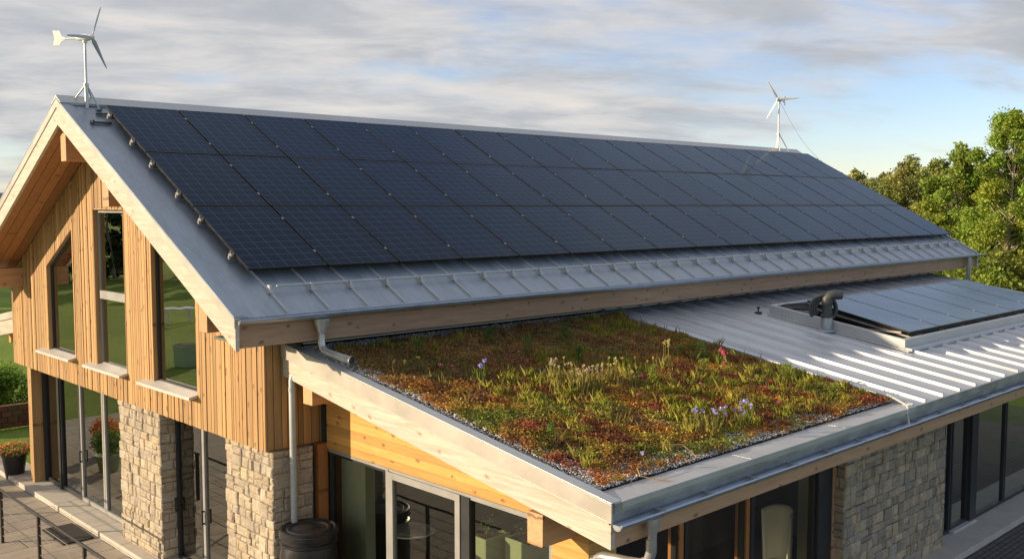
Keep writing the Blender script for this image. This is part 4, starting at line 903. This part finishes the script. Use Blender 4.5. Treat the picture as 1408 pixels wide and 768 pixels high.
# --- individual flowering plants
def plant(name, label, cat, x, y, kind, h, n, fcol, group, gcol=(.14, .22, .03), fs=.02, spread=.09):
    z = zl(y) - .02; t = thing(name, label, cat, (x, y, z), group)
    if kind != 'shrub':
        k = int(n * 5) + 12; px = x + rng.normal(0, spread, k); py = y + rng.normal(0, spread, k)
        V, F, C_ = blades(px, py, rng.uniform(.35, .85, k) * h, .35, .007, np.tile(gcol, (k, 1)) * rng.uniform(.7, 1.4, (k, 1)))
        npmesh('leaves', V - np.array([x, y, z]), F, C_, M['leaf'], parent=t)
        sx = x + rng.normal(0, spread * .9, n); sy = y + rng.normal(0, spread * .9, n); sh = h * rng.uniform(.75, 1.08, n); ms = MB(); tips = []
        for a, b, c in zip(sx, sy, sh):
            tx, ty = a + random.uniform(-.04, .04), b + random.uniform(-.04, .04); tips.append((tx, ty, z + c))
            ms.tube([(a, b, z), ((a + tx) / 2 + .006, (b + ty) / 2, z + c * .55), (tx, ty, z + c)], .0032, 5, col=tuple(q * 1.1 for q in gcol))
        ms.build('stems', M['leaf'], t)
        for (tx, ty, tz) in tips:
            k = 16; P = rng.normal(0, fs * .42, (k, 3)) * np.array([1, 1, .9 if kind != 'spike' else 2.4]) + np.array([tx, ty, tz])
            V, F, C_ = leaf_quads(P - np.array([x, y, z]), rng.uniform(fs * .7, fs * 1.25, k), np.tile(fcol, (k, 1)) * rng.uniform(.75, 1.2, (k, 1)), 0, .8); npmesh('bloom', V, F, C_, M['petal'], parent=t)
    else:
        k = int(n * 30); r = rng.uniform(0, 1, k) ** .6; a = rng.uniform(0, 6.28, k); zz2 = rng.uniform(0.05, 1, k)
        P = np.stack([r * np.cos(a) * spread * (1.2 - .7 * zz2), r * np.sin(a) * spread * (1.2 - .7 * zz2), zz2 * h], 1)
        V, F, C_ = leaf_quads(P, rng.uniform(.018, .034, k), np.tile(gcol, (k, 1)) * rng.uniform(.6, 1.5, (k, 1)), 0, .5); npmesh('leaves', V, F, C_, M['leaf'], parent=t)
        ms = MB()
        for q in range(6): ms.tube([(x + random.uniform(-.02, .02), y + random.uniform(-.02, .02), z), (x + random.uniform(-spread, spread) * .7, y + random.uniform(-spread, spread) * .7, z + h * random.uniform(.7, .95))], .003, 5, col=(.1, .12, .03))
        ms.build('stems', M['leaf'], t)
    return t
LAV = (.50, .45, .82); PK = (.75, .10, .26); CR = (.72, .62, .42); YE_ = (.80, .60, .10); RD = (.60, .13, .17)
FG = 'flowering plants on the planted roof'
FL = [('Lavender blue flower clump, leftmost of the pale blue blooms near the front', 10.62, 7.56, 'f', .30, 5, LAV, .030), ('lavender blue flower clump in the middle of the blue row near the front', 10.78, 7.44, 'f', .30, 5, LAV, .030),
 ('lone lavender blue flower between the two blue clumps near the front', 11.04, 7.50, 'f', .27, 1, LAV, .034), ('lavender blue flower clump, paler, right part of the blue row', 11.27, 7.30, 'f', .29, 4, LAV, .030), ('tall lavender blue flowers at the right end of the blue row', 11.50, 7.36, 'f', .33, 4, LAV, .034),
 ('single pale lilac flower close to the front gravel corner', 8.95, 7.06, 'f', .16, 1, (.62, .55, .80), .032), ('magenta flower on a thin stalk in the middle of the bed', 11.54, 9.17, 'f', .20, 1, (.80, .07, .35), .026),
 ('pink flower just below the big crimson bloom by the metal roofing', 13.55, 9.05, 'f', .20, 1, PK, .030), ('large crimson flower heads, tallest bloom beside the metal roofing', 13.74, 9.33, 'f', .34, 3, RD, .050),
 ('tall yellow spiked flowers in the right middle of the bed', 12.46, 9.49, 'f', 0.50, 6, (.78, .66, .22), .024), ('small dusky pink flowers low in the bed below the yellow spikes', 12.18, 8.55, 'f', .14, 2, (.62, .20, .25), .028),
 ('low rose pink flower near the right of the lavender row', 12.63, 7.56, 'f', .12, 1, (.65, .18, .25), .03), ('pink buds on a low tuft left of the bed centre right', 10.85, 8.77, 'f', .12, 2, PK, .022),
 ('two yellow flowers near the drain outlet, furthest left', 8.57, 11.22, 'f', .22, 2, YE_, .026), ('single yellow flower right of the two by the drain outlet', 8.78, 11.13, 'f', .22, 1, YE_, .026), ('orange pink flower low between the yellow and magenta blooms', 8.76, 10.93, 'f', .14, 1, (.85, .30, .15), .022),
 ('magenta flower standing in the shade near the drain outlet', 8.77, 10.76, 'f', .24, 1, (.85, .08, .30), .026), ('rose seed heads right of the magenta flower in the shade', 8.92, 10.62, 'f', .22, 3, (.50, .14, .14), .022), ('lavender blue flowers with pale stems at the shadow edge', 9.23, 10.34, 'f', .34, 4, (.42, .42, .80), .032),
 ('cream seed heads at the left of the tall pale clump', 10.08, 9.60, 'f', .44, 11, CR, .022), ('cream and pink seed heads in the centre of the tall pale clump', 10.27, 9.40, 'f', .42, 14, (.72, .52, .38), .022), ('cream seed heads at the right of the tall pale clump', 10.50, 9.30, 'f', .38, 12, CR, .022),
 ('yellowish seed heads right of the tall pale clump', 11.02, 9.45, 'f', .42, 10, (.70, .60, .25), .022), ('thin yellow flowers halfway between the pale clump and crimson blooms', 12.08, 9.52, 'f', .28, 3, (.75, .55, .12), .022), ('small cream buds between the yellowish and thin yellow flowers', 11.42, 9.32, 'f', .22, 5, CR, .018)]
for i, (lb, x, y, kd, h, n, c, fs) in enumerate(FL):
    plant('flowering_plant', lb[0].lower() + lb[1:], 'flower', x, y, kd, h, n, c, FG, gcol=(.20, .26, .05) if n < 5 else (.36, .32, .09), fs=fs, spread=.04 if n < 2 else (.07 if n < 8 else .10))
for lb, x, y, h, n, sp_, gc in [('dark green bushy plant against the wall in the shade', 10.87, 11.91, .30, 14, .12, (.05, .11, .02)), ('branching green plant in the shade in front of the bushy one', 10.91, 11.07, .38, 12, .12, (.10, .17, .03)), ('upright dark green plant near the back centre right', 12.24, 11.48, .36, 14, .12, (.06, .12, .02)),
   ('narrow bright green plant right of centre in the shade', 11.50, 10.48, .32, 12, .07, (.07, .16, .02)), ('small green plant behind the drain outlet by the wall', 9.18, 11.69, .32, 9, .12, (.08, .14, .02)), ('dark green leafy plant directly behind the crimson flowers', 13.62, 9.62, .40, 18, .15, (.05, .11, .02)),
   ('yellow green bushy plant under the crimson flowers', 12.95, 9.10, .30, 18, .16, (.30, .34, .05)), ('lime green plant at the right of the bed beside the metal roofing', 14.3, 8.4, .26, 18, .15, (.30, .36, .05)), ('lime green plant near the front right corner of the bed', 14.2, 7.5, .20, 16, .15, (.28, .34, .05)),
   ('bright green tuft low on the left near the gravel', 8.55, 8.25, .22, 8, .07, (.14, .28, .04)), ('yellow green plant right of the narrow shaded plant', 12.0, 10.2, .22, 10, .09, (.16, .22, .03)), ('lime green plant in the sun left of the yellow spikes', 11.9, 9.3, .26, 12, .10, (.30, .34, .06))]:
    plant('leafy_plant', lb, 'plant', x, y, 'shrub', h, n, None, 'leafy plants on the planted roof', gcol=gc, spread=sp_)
for lb, P in (('dry straw stem curling over the gravel at the front corner', [(8.9, 7.0, 3.62), (8.62, 6.95, 3.60), (8.55, 6.85, 3.545), (8.68, 6.72, 3.505), (8.78, 6.60, 3.50)]), ('short dry straw stem lying at the edge of the front gravel', [(9.5, 7.25, 3.66), (9.7, 7.12, 3.66), (9.75, 7.0, 3.57), (9.72, 6.92, 3.535)])):
    mb = MB(); mb.tube(P, .007, 6); tag(mb.build('dry_stem', M['straw'], off=Vector(P[0]), smooth=True), lb, 'stem', 'dry stems on the gravel')
# ================================================================ rain barrel and things at ground level
t = thing('rain_barrel', 'large black plastic rain barrel under the downpipe at the stone pier', 'barrel', (7.74, 12.53, .45))
B0 = (7.74, 12.53, .45)
mb = MB(); mb.lathe(B0, [(.33, 0), (.36, .05), (.42, .35), (.435, .65), (.43, .95), (.405, 1.08), (.43, 1.10), (.43, 1.13), (.40, 1.145), (.40, 1.19), (.44, 1.21), (.44, 1.27), (.425, 1.285)], 48); bd = mb.build('barrel_body', M['barrel'], t, smooth=True)
mb = MB(); mb.lathe(B0, [(.43, 1.286), (.43, 1.315), (.40, 1.325), (.37, 1.30), (.34, 1.30), (.32, 1.318), (.29, 1.318), (.27, 1.30), (.15, 1.298), (.12, 1.31), (.02, 1.31)], 48); mb.build('lid', M['barrel'], t, smooth=True)
mb = MB(); mb.box(7.38, 8.10, 12.17, 12.89, 0, .449); tag(mb.build('barrel_plinth', M['concrete'], off=Vector((7.74, 12.53, 0)), bevel=.01), 'square concrete plinth carrying the black rain barrel', 'plinth')
# planters inside the end window
for i, (x, y) in enumerate(((10.05, 11.08), (10.36, 10.46))):
    t = thing('planter', ['sage green square planter behind the end window, left of the pair', 'sage green square planter behind the end window, right of the pair'][i], 'planter', (x, y, .12), 'sage green planters')
    mb = MB(); q = .26
    for (a, b, c, d) in ((-q, q, -q, -q + .03), (-q, q, q - .03, q), (-q, -q + .03, -q + .03, q - .03), (q - .03, q, -q + .03, q - .03)): mb.box(x + a, x + b, y + c, y + d, .12, 1.5)
    mb.build('pot', M['planter'], t, bevel=.006)
    mb = MB(); mb.box(x - q + .03, x + q - .03, y - q + .03, y + q - .03, 1.3, 1.46); mb.build('soil', M['soil'], t)
    k = 160; P = rng.normal(0, .09, (k, 3)) * np.array([1, 1, .8]) + np.array([0, 0, 1.40 + .08]); V, F, C_ = leaf_quads(P, rng.uniform(.03, .07, k), np.tile((.07, .12, .03), (k, 1)) * rng.uniform(.6, 1.5, (k, 1))); npmesh('leaves', V, F, C_, M['leaf'], parent=t)
# white disc added for the barrel lid's reflection; furniture behind the glazing
t = thing('lid_reflection', 'added white ringed disc standing in for the barrel lid mirrored in the end window', 'table', (9.35, 12.1, .12))
mb = MB(); mb.lathe((9.35, 12.1, 1.42), [(.36, 0), (.38, .01), (.38, .03), (.33, .035), (.32, .028), (.26, .028), (.25, .036), (.02, .036)], 40); mb.build('white_top', M['chair'], t, smooth=True)
mb = MB(); mb.lathe((9.35, 12.1, .12), [(.22, 0), (.22, .02), (.03, .04), (.03, 1.30)], 20); mb.build('pedestal', M['dark_steel'], t, smooth=True)
t = thing('desk', 'dark desk covered with papers behind the front glazing', 'desk', (11.2, 9.2, .12))
mb = MB(); mb.box(10.4, 12.3, 8.8, 9.7, .84, .88); mb.build('desk_top', M['interior_floor'], t, bevel=.005)
for (a, b) in ((10.45, 8.85), (12.2, 8.85), (10.45, 9.6), (12.2, 9.6)): mb = MB(); mb.box(a, a + .05, b, b + .05, .12, .84); mb.build('leg', M['dark_steel'], t)
mb = MB()
for k in range(9): x = 10.6 + random.random() * 1.4; y = 8.9 + random.random() * .55; mb.box(x, x + .21, y, y + .29, .884 + k * .003, .886 + k * .003)
tag(mb.build('papers', M['white_paint'], off=Vector((11.2, 9.2, .88))), 'loose white papers spread on the dark desk', 'papers')
t = thing('shell_chair', 'white high backed shell chair seen through the front glazing', 'chair', (14.2, 8.5, .12))
cv = []; nu, nv = 12, 14
for j in range(nv + 1):
    vv = j / nv
    for i in range(nu + 1):
        a = R(-100 + 200 * i / nu); r = .26 + .05 * vv
        wz = .55 + .95 * vv; cv.append((14.25 + r * math.cos(a) * (1 if vv < .9 else .95), 8.50 + r * math.sin(a) * .9, wz + .05 * math.cos(a)))
mb = MB(); mb.add(cv, [(j * (nu + 1) + i, j * (nu + 1) + i + 1, (j + 1) * (nu + 1) + i + 1, (j + 1) * (nu + 1) + i) for j in range(nv) for i in range(nu)]); o = mb.build('shell', M['chair'], t, smooth=True); md = o.modifiers.new('s', 'SOLIDIFY'); md.thickness = .03
mb = MB(); mb.lathe((14.22, 8.50, .56), [(.24, 0), (.25, .04), (.22, .07)], 24); mb.build('seat', M['chair'], t, smooth=True)
mb = MB(); mb.lathe((14.22, 8.50, .12), [(.25, 0), (.25, .02), (.03, .05), (.03, .44)], 20); mb.build('base', M['dark_steel'], t, smooth=True)
t = thing('sideboard', 'low timber board and shelves behind the white shell chair', 'cabinet', (15.2, 10.6, .12))
mb = MB(); mb.box(14.6, 16.4, 10.5, 10.9, .12, 1.15); mb.build('cabinet', M['interior_floor'], t); mb = MB(); mb.box(14.5, 15.3, 10.45, 10.49, 1.2, 1.7, rc()); mb.build('back_board', M['beam_front'], t)
# terrace: door mat, pot, railing
mb = MB(); mb.box(6.52, 7.12, 19.45, 20.65, .004, .03); tag(mb.build('door_mat', M['mat'], off=Vector((6.8, 20, 0)), bevel=.004), 'dark rectangular door mat on the terrace by the glazed doors', 'door mat')
t = thing('flower_pot', 'tall black pot of orange and red flowers beside the corner post', 'flower pot', (7.38, 25.15, 0))
mb = MB(); mb.lathe((7.38, 25.15, 0), [(.19, 0), (.20, .03), (.27, .50), (.30, .60), (.27, .61), (.25, .56)], 32); mb.build('pot', M['barrel'], t, smooth=True)
k = 900; P = rng.normal(0, 1, (k, 3)); P /= np.linalg.norm(P, axis=1)[:, None]; P = P * rng.uniform(.6, 1, (k, 1)) * np.array([.40, .40, .17]) + np.array([0, 0, .66])
V, F, C_ = leaf_quads(P, rng.uniform(.03, .06, k), np.tile((.14, .17, .03), (k, 1)) * rng.uniform(.5, 1.4, (k, 1))); npmesh('leaves', V, F, C_, M['leaf'], parent=t)
k = 420; P = rng.normal(0, 1, (k, 3)); P /= np.linalg.norm(P, axis=1)[:, None]; P[:, 2] = np.abs(P[:, 2]); P = P * np.array([.42, .42, .19]) + np.array([0, 0, .68])
cc = np.array([(.80, .22, .05), (.75, .35, .08), (.65, .10, .10), (.80, .45, .20)])[rng.integers(0, 4, k)]; V, F, C_ = leaf_quads(P, rng.uniform(.03, .055, k), cc, .5, .9); npmesh('blooms', V, F, C_, M['petal'], parent=t)
t = thing('railing', 'dark steel railing with a round handrail and thin cables', 'railing', (5.73, 18, 0))
mb = MB(); mb.tube([(5.73, 23.2, 1.05), (5.73, 12.0, 1.05)], .024, 14); mb.build('handrail', M['dark_steel'], t, smooth=True)
for y in (22.7, 20.45, 18.3, 16.1, 13.9): mb = MB(); mb.box(5.705, 5.755, y - .03, y + .03, 0, 1.03); mb.build('post', M['dark_steel'], t, bevel=.003)
for z in (.15, .33, .51, .69, .87): mb = MB(); mb.tube([(5.73, 23.2, z), (5.73, 12.0, z)], .007, 6); mb.build('cable', M['rail_alu'], t)
# ================================================================ trees and hedges
def crown_mesh(t, loc, clumps, nleaf, size, col, rngv, loose=1.0):
    """leaf-sized faces scattered through clumps = [(centre, radius vector, tone)]"""
    Ps, Cs = [], []; tot = sum(c[1][0] * c[1][2] for c in clumps)
    for (c, r, tone) in clumps:
        k = max(8, int(nleaf * r[0] * r[2] / tot)); d = rng.normal(0, 1, (k, 3)); d /= np.linalg.norm(d, axis=1)[:, None]
        rad = rng.uniform(.25, 1.0, (k, 1)) ** .5 * (1 + rng.normal(0, .13 * loose, (k, 1)))
        Ps.append(np.array(c) + d * rad * np.array(r)); Cs.append(np.tile(np.array(col) * tone, (k, 1)) * rng.uniform(.6, 1.45, (k, 1)) * np.array([1 + rng.uniform(-.12, .22), 1, 1]))
    P = np.concatenate(Ps); C_ = np.concatenate(Cs)
    V, F, C_ = leaf_quads(P, rng.uniform(size * .6, size * 1.3, len(P)), C_, .25, .7); return npmesh('crown', V, F, C_, M['leaf'], parent=t)
def tree(label, x, y, h, rad, seed, col, nleaf=16000, size=.22, base=.18, bark=(.30, .25, .18), cat='tree', name='broadleaf_tree', group='trees beside and behind the building', tr=.16, lobes=110, low=True, show=False):
    rnd = random.Random(seed); t = thing(name, label, cat, (x, y, -.06), group); mb = MB()
    def P(z, o=0): return Vector((.25 * math.sin(z * .5 + seed), .22 * math.cos(z * .43 + seed * 2), z))
    zs = [0, h * .15, h * .3, h * .5, h * .7, h * .95]; mb.tube([P(z) for z in zs], [tr, tr * .8, tr * .65, tr * .45, tr * .25, .02], 10, col=bark)
    cl = []
    for k in range(lobes):
        f = (k + .5) / lobes; z = h * (base + (1 - base) * f ** .9); prof = (max(0.0, math.sin(math.pi * min(1, (f * .86 + .14)))) ** .6) * (1 if f < .6 else (1.08 - .3 * (f - .6)))
        a = k * 2.399 + rnd.uniform(-.4, .4); rr = rad * prof * rnd.uniform(.25, .85); s0 = P(z * .86)
        e = Vector((math.cos(a) * rr, math.sin(a) * rr, z + rnd.uniform(-.3, .5)))
        if show and f < .8 and (e.x * -x + e.y * -y) / math.hypot(x, y) > -.1 * rad and abs(e.x * y - e.y * x) / math.hypot(x, y) < .16 * rad: continue
        r = rad * rnd.uniform(.10, .25) * (.62 + .5 * prof)
        mb.tube([s0, s0.lerp(e, .5) + Vector((0, 0, -.15)), e], [tr * .28 * (1.1 - f), tr * .16 * (1.1 - f), .012], 6, col=bark)
        cl.append(((e.x, e.y, e.z), (r, r, r * rnd.uniform(.6, .95)), rnd.choice((.7, .85, 1.0, 1.1, 1.2))))
    cl.append(((P(h).x, P(h).y, h * .97), (rad * .16, rad * .16, h * .06), 1.1))
    crown_mesh(t, None, cl, nleaf, size, col, rnd, 1.9)
    mb.build('trunk', M['bark'], t, off=(0, 0, 0)); return t
def bush(label, x, y, h, rx, ry, seed, col, nleaf=6000, size=.10, name='bush', cat='bush', group='bushes and hedges', loose=1.0, rot=0):
    rnd = random.Random(seed); t = thing(name, label, cat, (x, y, -.06), group); t.rotation_euler.z = rot; cl = []; mb = MB()
    for k in range(26):
        a = rnd.uniform(0, 6.28); q = rnd.uniform(0, .75); e = (math.cos(a) * rx * q, math.sin(a) * ry * q, h * rnd.uniform(.12, .8)); r = rnd.uniform(.22, .38)
        cl.append((e, (min(rx * r, h * .6), min(ry * r, h * .6), h * r * .8), rnd.choice((.65, .85, 1.0, 1.2)))); mb.tube([(e[0] * .4, e[1] * .4, 0), e], [.03, .008], 5, col=(.12, .09, .06))
    crown_mesh(t, None, cl, nleaf, size, col, rnd, loose); mb.build('stems', M['bark'], t, off=(0, 0, 0)); return t
BG = (.27, .36, .05); OL = (.30, .32, .09); DG = (.09, .13, .03)
def at(px, D):  # world x,y for an azimuth (image column of the photograph used only while measuring) at depth D
    a = R(46.292) - math.atan((px - 704) / 1345.3); r = D / math.cos(math.atan((px - 704) / 1345.3)); return (r * math.cos(a), r * math.sin(a))
TX = [('tall birch like tree with a pale trunk, right of the roof', 1385, 48, 10.9, 2.3, BG, 60000, .12, .22, (.46, .38, .27), .17),
 ('bright tall tree cut by the right border behind the birch', 1436, 50, 11.2, 2.6, BG, 55000, .12, .15, (.40, .33, .24), .17),
 ('leafy green tree just left of the pale trunked birch', 1322, 52, 9.3, 2.6, (.23, .32, .05), 50000, .15, .10, (.30, .25, .18), .16),
 ('wide olive green tree in the middle of the tree line', 1246, 62, 9.1, 3.0, OL, 42000, .15, .10, (.33, .28, .20), .15),
 ('thin crowned olive tree between the wide one and the green one', 1286, 66, 9.4, 2.6, (.26, .30, .08), 22000, .21, .2, (.33, .28, .20), .14),
 ('small pale olive tree peeping over the right roof slope', 1176, 70, 8.9, 2.2, (.34, .36, .11), 16000, .21, .15, (.3, .25, .2), .13),
 ('dark low tree in the gap right of the small pale one', 1212, 80, 8.6, 3.4, (.13, .15, .04), 12000, .26, .05, (.2, .17, .12), .14),
 ('dark green tree behind the birch, low in the tree line', 1350, 66, 9.0, 3.6, (.12, .16, .03), 14000, .26, .05, (.2, .17, .12), .15),
 ('dark green tree behind the gap between olive and green trees', 1296, 84, 8.6, 4.2, (.11, .14, .03), 12000, .28, .05, (.2, .17, .12), .15)]
for i, (lb, px, D, h, rad, col, nl, sz, bs, bk, tr) in enumerate(TX):
    x, y = at(px, D); tree(lb, x, y, h, rad, 31 + i, col, nl, sz, bs, bk, tr=tr, show=(i == 0))
BX = [('yellow green bush at the foot of the birch', 1375, 42, 3.8, 3.2, 2.6, BG), ('green bush under the trees right of the far downpipe', 1345, 44, 4.6, 3.0, 2.6, (.20, .26, .04)), ('dense bush at the right border below the birch', 1425, 43, 5.0, 3.4, 2.8, (.20, .25, .04)), ('mid green bush filling the tree line behind the roof end', 1300, 54, 5.5, 3.6, 3.0, (.17, .20, .04)), ('dark bush low behind the roof end, left of the others', 1255, 56, 5.4, 3.6, 3.0, (.12, .15, .03))]
for i, (lb, px, D, h, rx, ry, col) in enumerate(BX):
    x, y = at(px, D); bush(lb, x, y, h, rx, ry, 70 + i, col, 15000, .17)
# left side, beyond the gable
bush('bright green leafy hedge beyond the terrace at the left border', 9.2, 33.6, 1.75, 2.2, 1.3, 90, (.22, .32, .04), 16000, .09)
bush('low bright hedge beside the building corner behind the brick bed', 11.6, 32.6, 1.3, 1.6, 1.0, 91, (.20, .30, .04), 9000, .08)
mb = MB()
for k in range(4):
    for j in range(26): mb.box(7.0 + j * .30 + (k % 2) * .15, 7.0 + j * .30 + .285 + (k % 2) * .15, 30.95, 31.2, .0 + k * .17, .16 + k * .17, tuple(q * random.uniform(.7, 1.2) for q in (.16, .09, .05)))
tag(mb.build('garden_wall', M['stone'], off=Vector((9, 31, 0)), bevel=.008), 'low brown block wall holding the hedge bed at the left', 'garden wall')
# the far side of the lawn, opposite the gable: closes the view the windows mirror
for i in range(16):
    a = i / 15; x = -46 + 66 * a + random.uniform(-1.5, 1.5); y = 88 + random.uniform(-3, 3)
    tree(['dark spruce green tree', 'mid green round tree', 'olive green loose tree'][i % 3] + ' in the row across the lawn', x, y, random.uniform(8.5, 11), 4.3, 200 + i, [(.05, .075, .025), (.08, .11, .03), (.10, .12, .03)][i % 3], 3500, .50, .02, group='trees across the lawn', lobes=22)
for i in range(7):
    x = 31 + i * 3.2; y = 2.6 - i * .5
    bush('tall golden green shrub, number %s along the yard edge' % ORD[i], x, y, 4.5, 2.6, 2.0, 300 + i, (.36, .32, .07), 5000, .16, group='golden shrubs along the yard edge')
# garden table on the lawn opposite the gable
t = thing('garden_table', 'white garden table out on the lawn, mirrored in the gable window', 'table', (-9.4, 52.8, -.05))
mb = MB(); mb.box(-10.3, -8.5, 52.3, 53.3, .72, .78); mb.build('white_top', M['white_paint'], t, bevel=.005)
for (a, b) in ((-10.25, 52.35), (-8.65, 52.35), (-10.25, 53.15), (-8.65, 53.15)): mb = MB(); mb.box(a, a + .10, b, b + .10, -.05, .72); mb.build('leg', M['white_paint'], t)
t = thing('garden_planter', 'sage green box planter standing alone on the lawn, mirrored in the gable window', 'planter', (-3, 38.2, -.05))
mb = MB(); mb.hexa([(-3.4, 37.8, -.05), (-2.6, 37.8, -.05), (-2.6, 38.6, -.05), (-3.4, 38.6, -.05), (-3.5, 37.7, .85), (-2.5, 37.7, .85), (-2.5, 38.7, .85), (-3.5, 38.7, .85)]); mb.build('box', M['planter'], t, bevel=.01)
mb = MB(); mb.box(-3.42, -2.58, 37.78, 38.62, .80, .87); mb.build('soil', M['soil'], t)
# office chairs just inside the end window
def office_chair(label, x, y, ang):
    t = thing('office_chair', label, 'chair', (x, y, .12), 'dark office chairs inside'); t.rotation_euler.z = ang
    B = dict(off=(0, 0, 0))
    mb = MB(); mb.box(-.24, .24, -.24, .24, .40, .48); mb.build('seat', M['rubber'], t, bevel=.03, **B)
    mb = MB(); mb.hexa([(-.22, .20, .52), (.22, .20, .52), (.22, .26, .52), (-.22, .26, .52), (-.18, .30, 1.15), (.18, .30, 1.15), (.18, .35, 1.15), (-.18, .35, 1.15)]); mb.build('backrest', M['rubber'], t, bevel=.02, **B)
    mb = MB(); mb.tube([(0, 0, .06), (0, 0, .40)], .03, 10); mb.build('column', M['dark_steel'], t, **B)
    for k in range(5):
        a = k * 1.2566; mb = MB(); mb.tube([(0, 0, .10), (.28 * math.cos(a), .28 * math.sin(a), .05)], .02, 8); mb.build('leg', M['dark_steel'], t, **B)
    for sx in (-1, 1): mb = MB(); mb.tube([(sx * .26, .1, .45), (sx * .28, .1, .66), (sx * .28, -.14, .68)], .018, 8); mb.build('armrest', M['rubber'], t, **B)
office_chair('black office chair inside the end window behind the rain barrel', 10.2, 12.2, .6)
office_chair('black office chair pulled up to the paper covered desk', 11.2, 10.1, .1)
# potted shrubs on the terrace edge, seen mirrored in the ground floor doors
for i, (x, y, w, hgt, lb, fc) in enumerate(((6.25, 24.2, .34, .50, 'round green shrub in a sage green pot mirrored in the glazed doors', (.16, .28, .04)), (5.7, 25.8, .32, .5, 'orange flowering plant in a dark pot behind the mirrored green shrub', (.70, .30, .06)))):
    t = thing('potted_shrub', lb, 'potted plant', (x, y, 0), 'potted plants across the terrace')
    mb = MB(); mb.lathe((x, y, 0), [(w * .6, 0), (w * .65, .03), (w * .85, hgt * .8), (w * .9, hgt * .85), (w * .8, hgt * .8)], 28); mb.build('pot', M['planter' if i == 0 else 'barrel'], t, smooth=True)
    k = 1400; P = rng.normal(0, 1, (k, 3)); P /= np.linalg.norm(P, axis=1)[:, None]; P = P * rng.uniform(.5, 1, (k, 1)) * np.array([w * 1.3, w * 1.3, w]) + np.array([0, 0, hgt + w * .7])
    V, F, C_ = leaf_quads(P, rng.uniform(.04, .08, k), np.tile(fc, (k, 1)) * rng.uniform(.5, 1.4, (k, 1))); npmesh('leaves', V, F, C_, M['leaf'], parent=t)
print('objects', len(bpy.data.objects), 'polys', sum(len(m.polygons) for m in bpy.data.meshes))
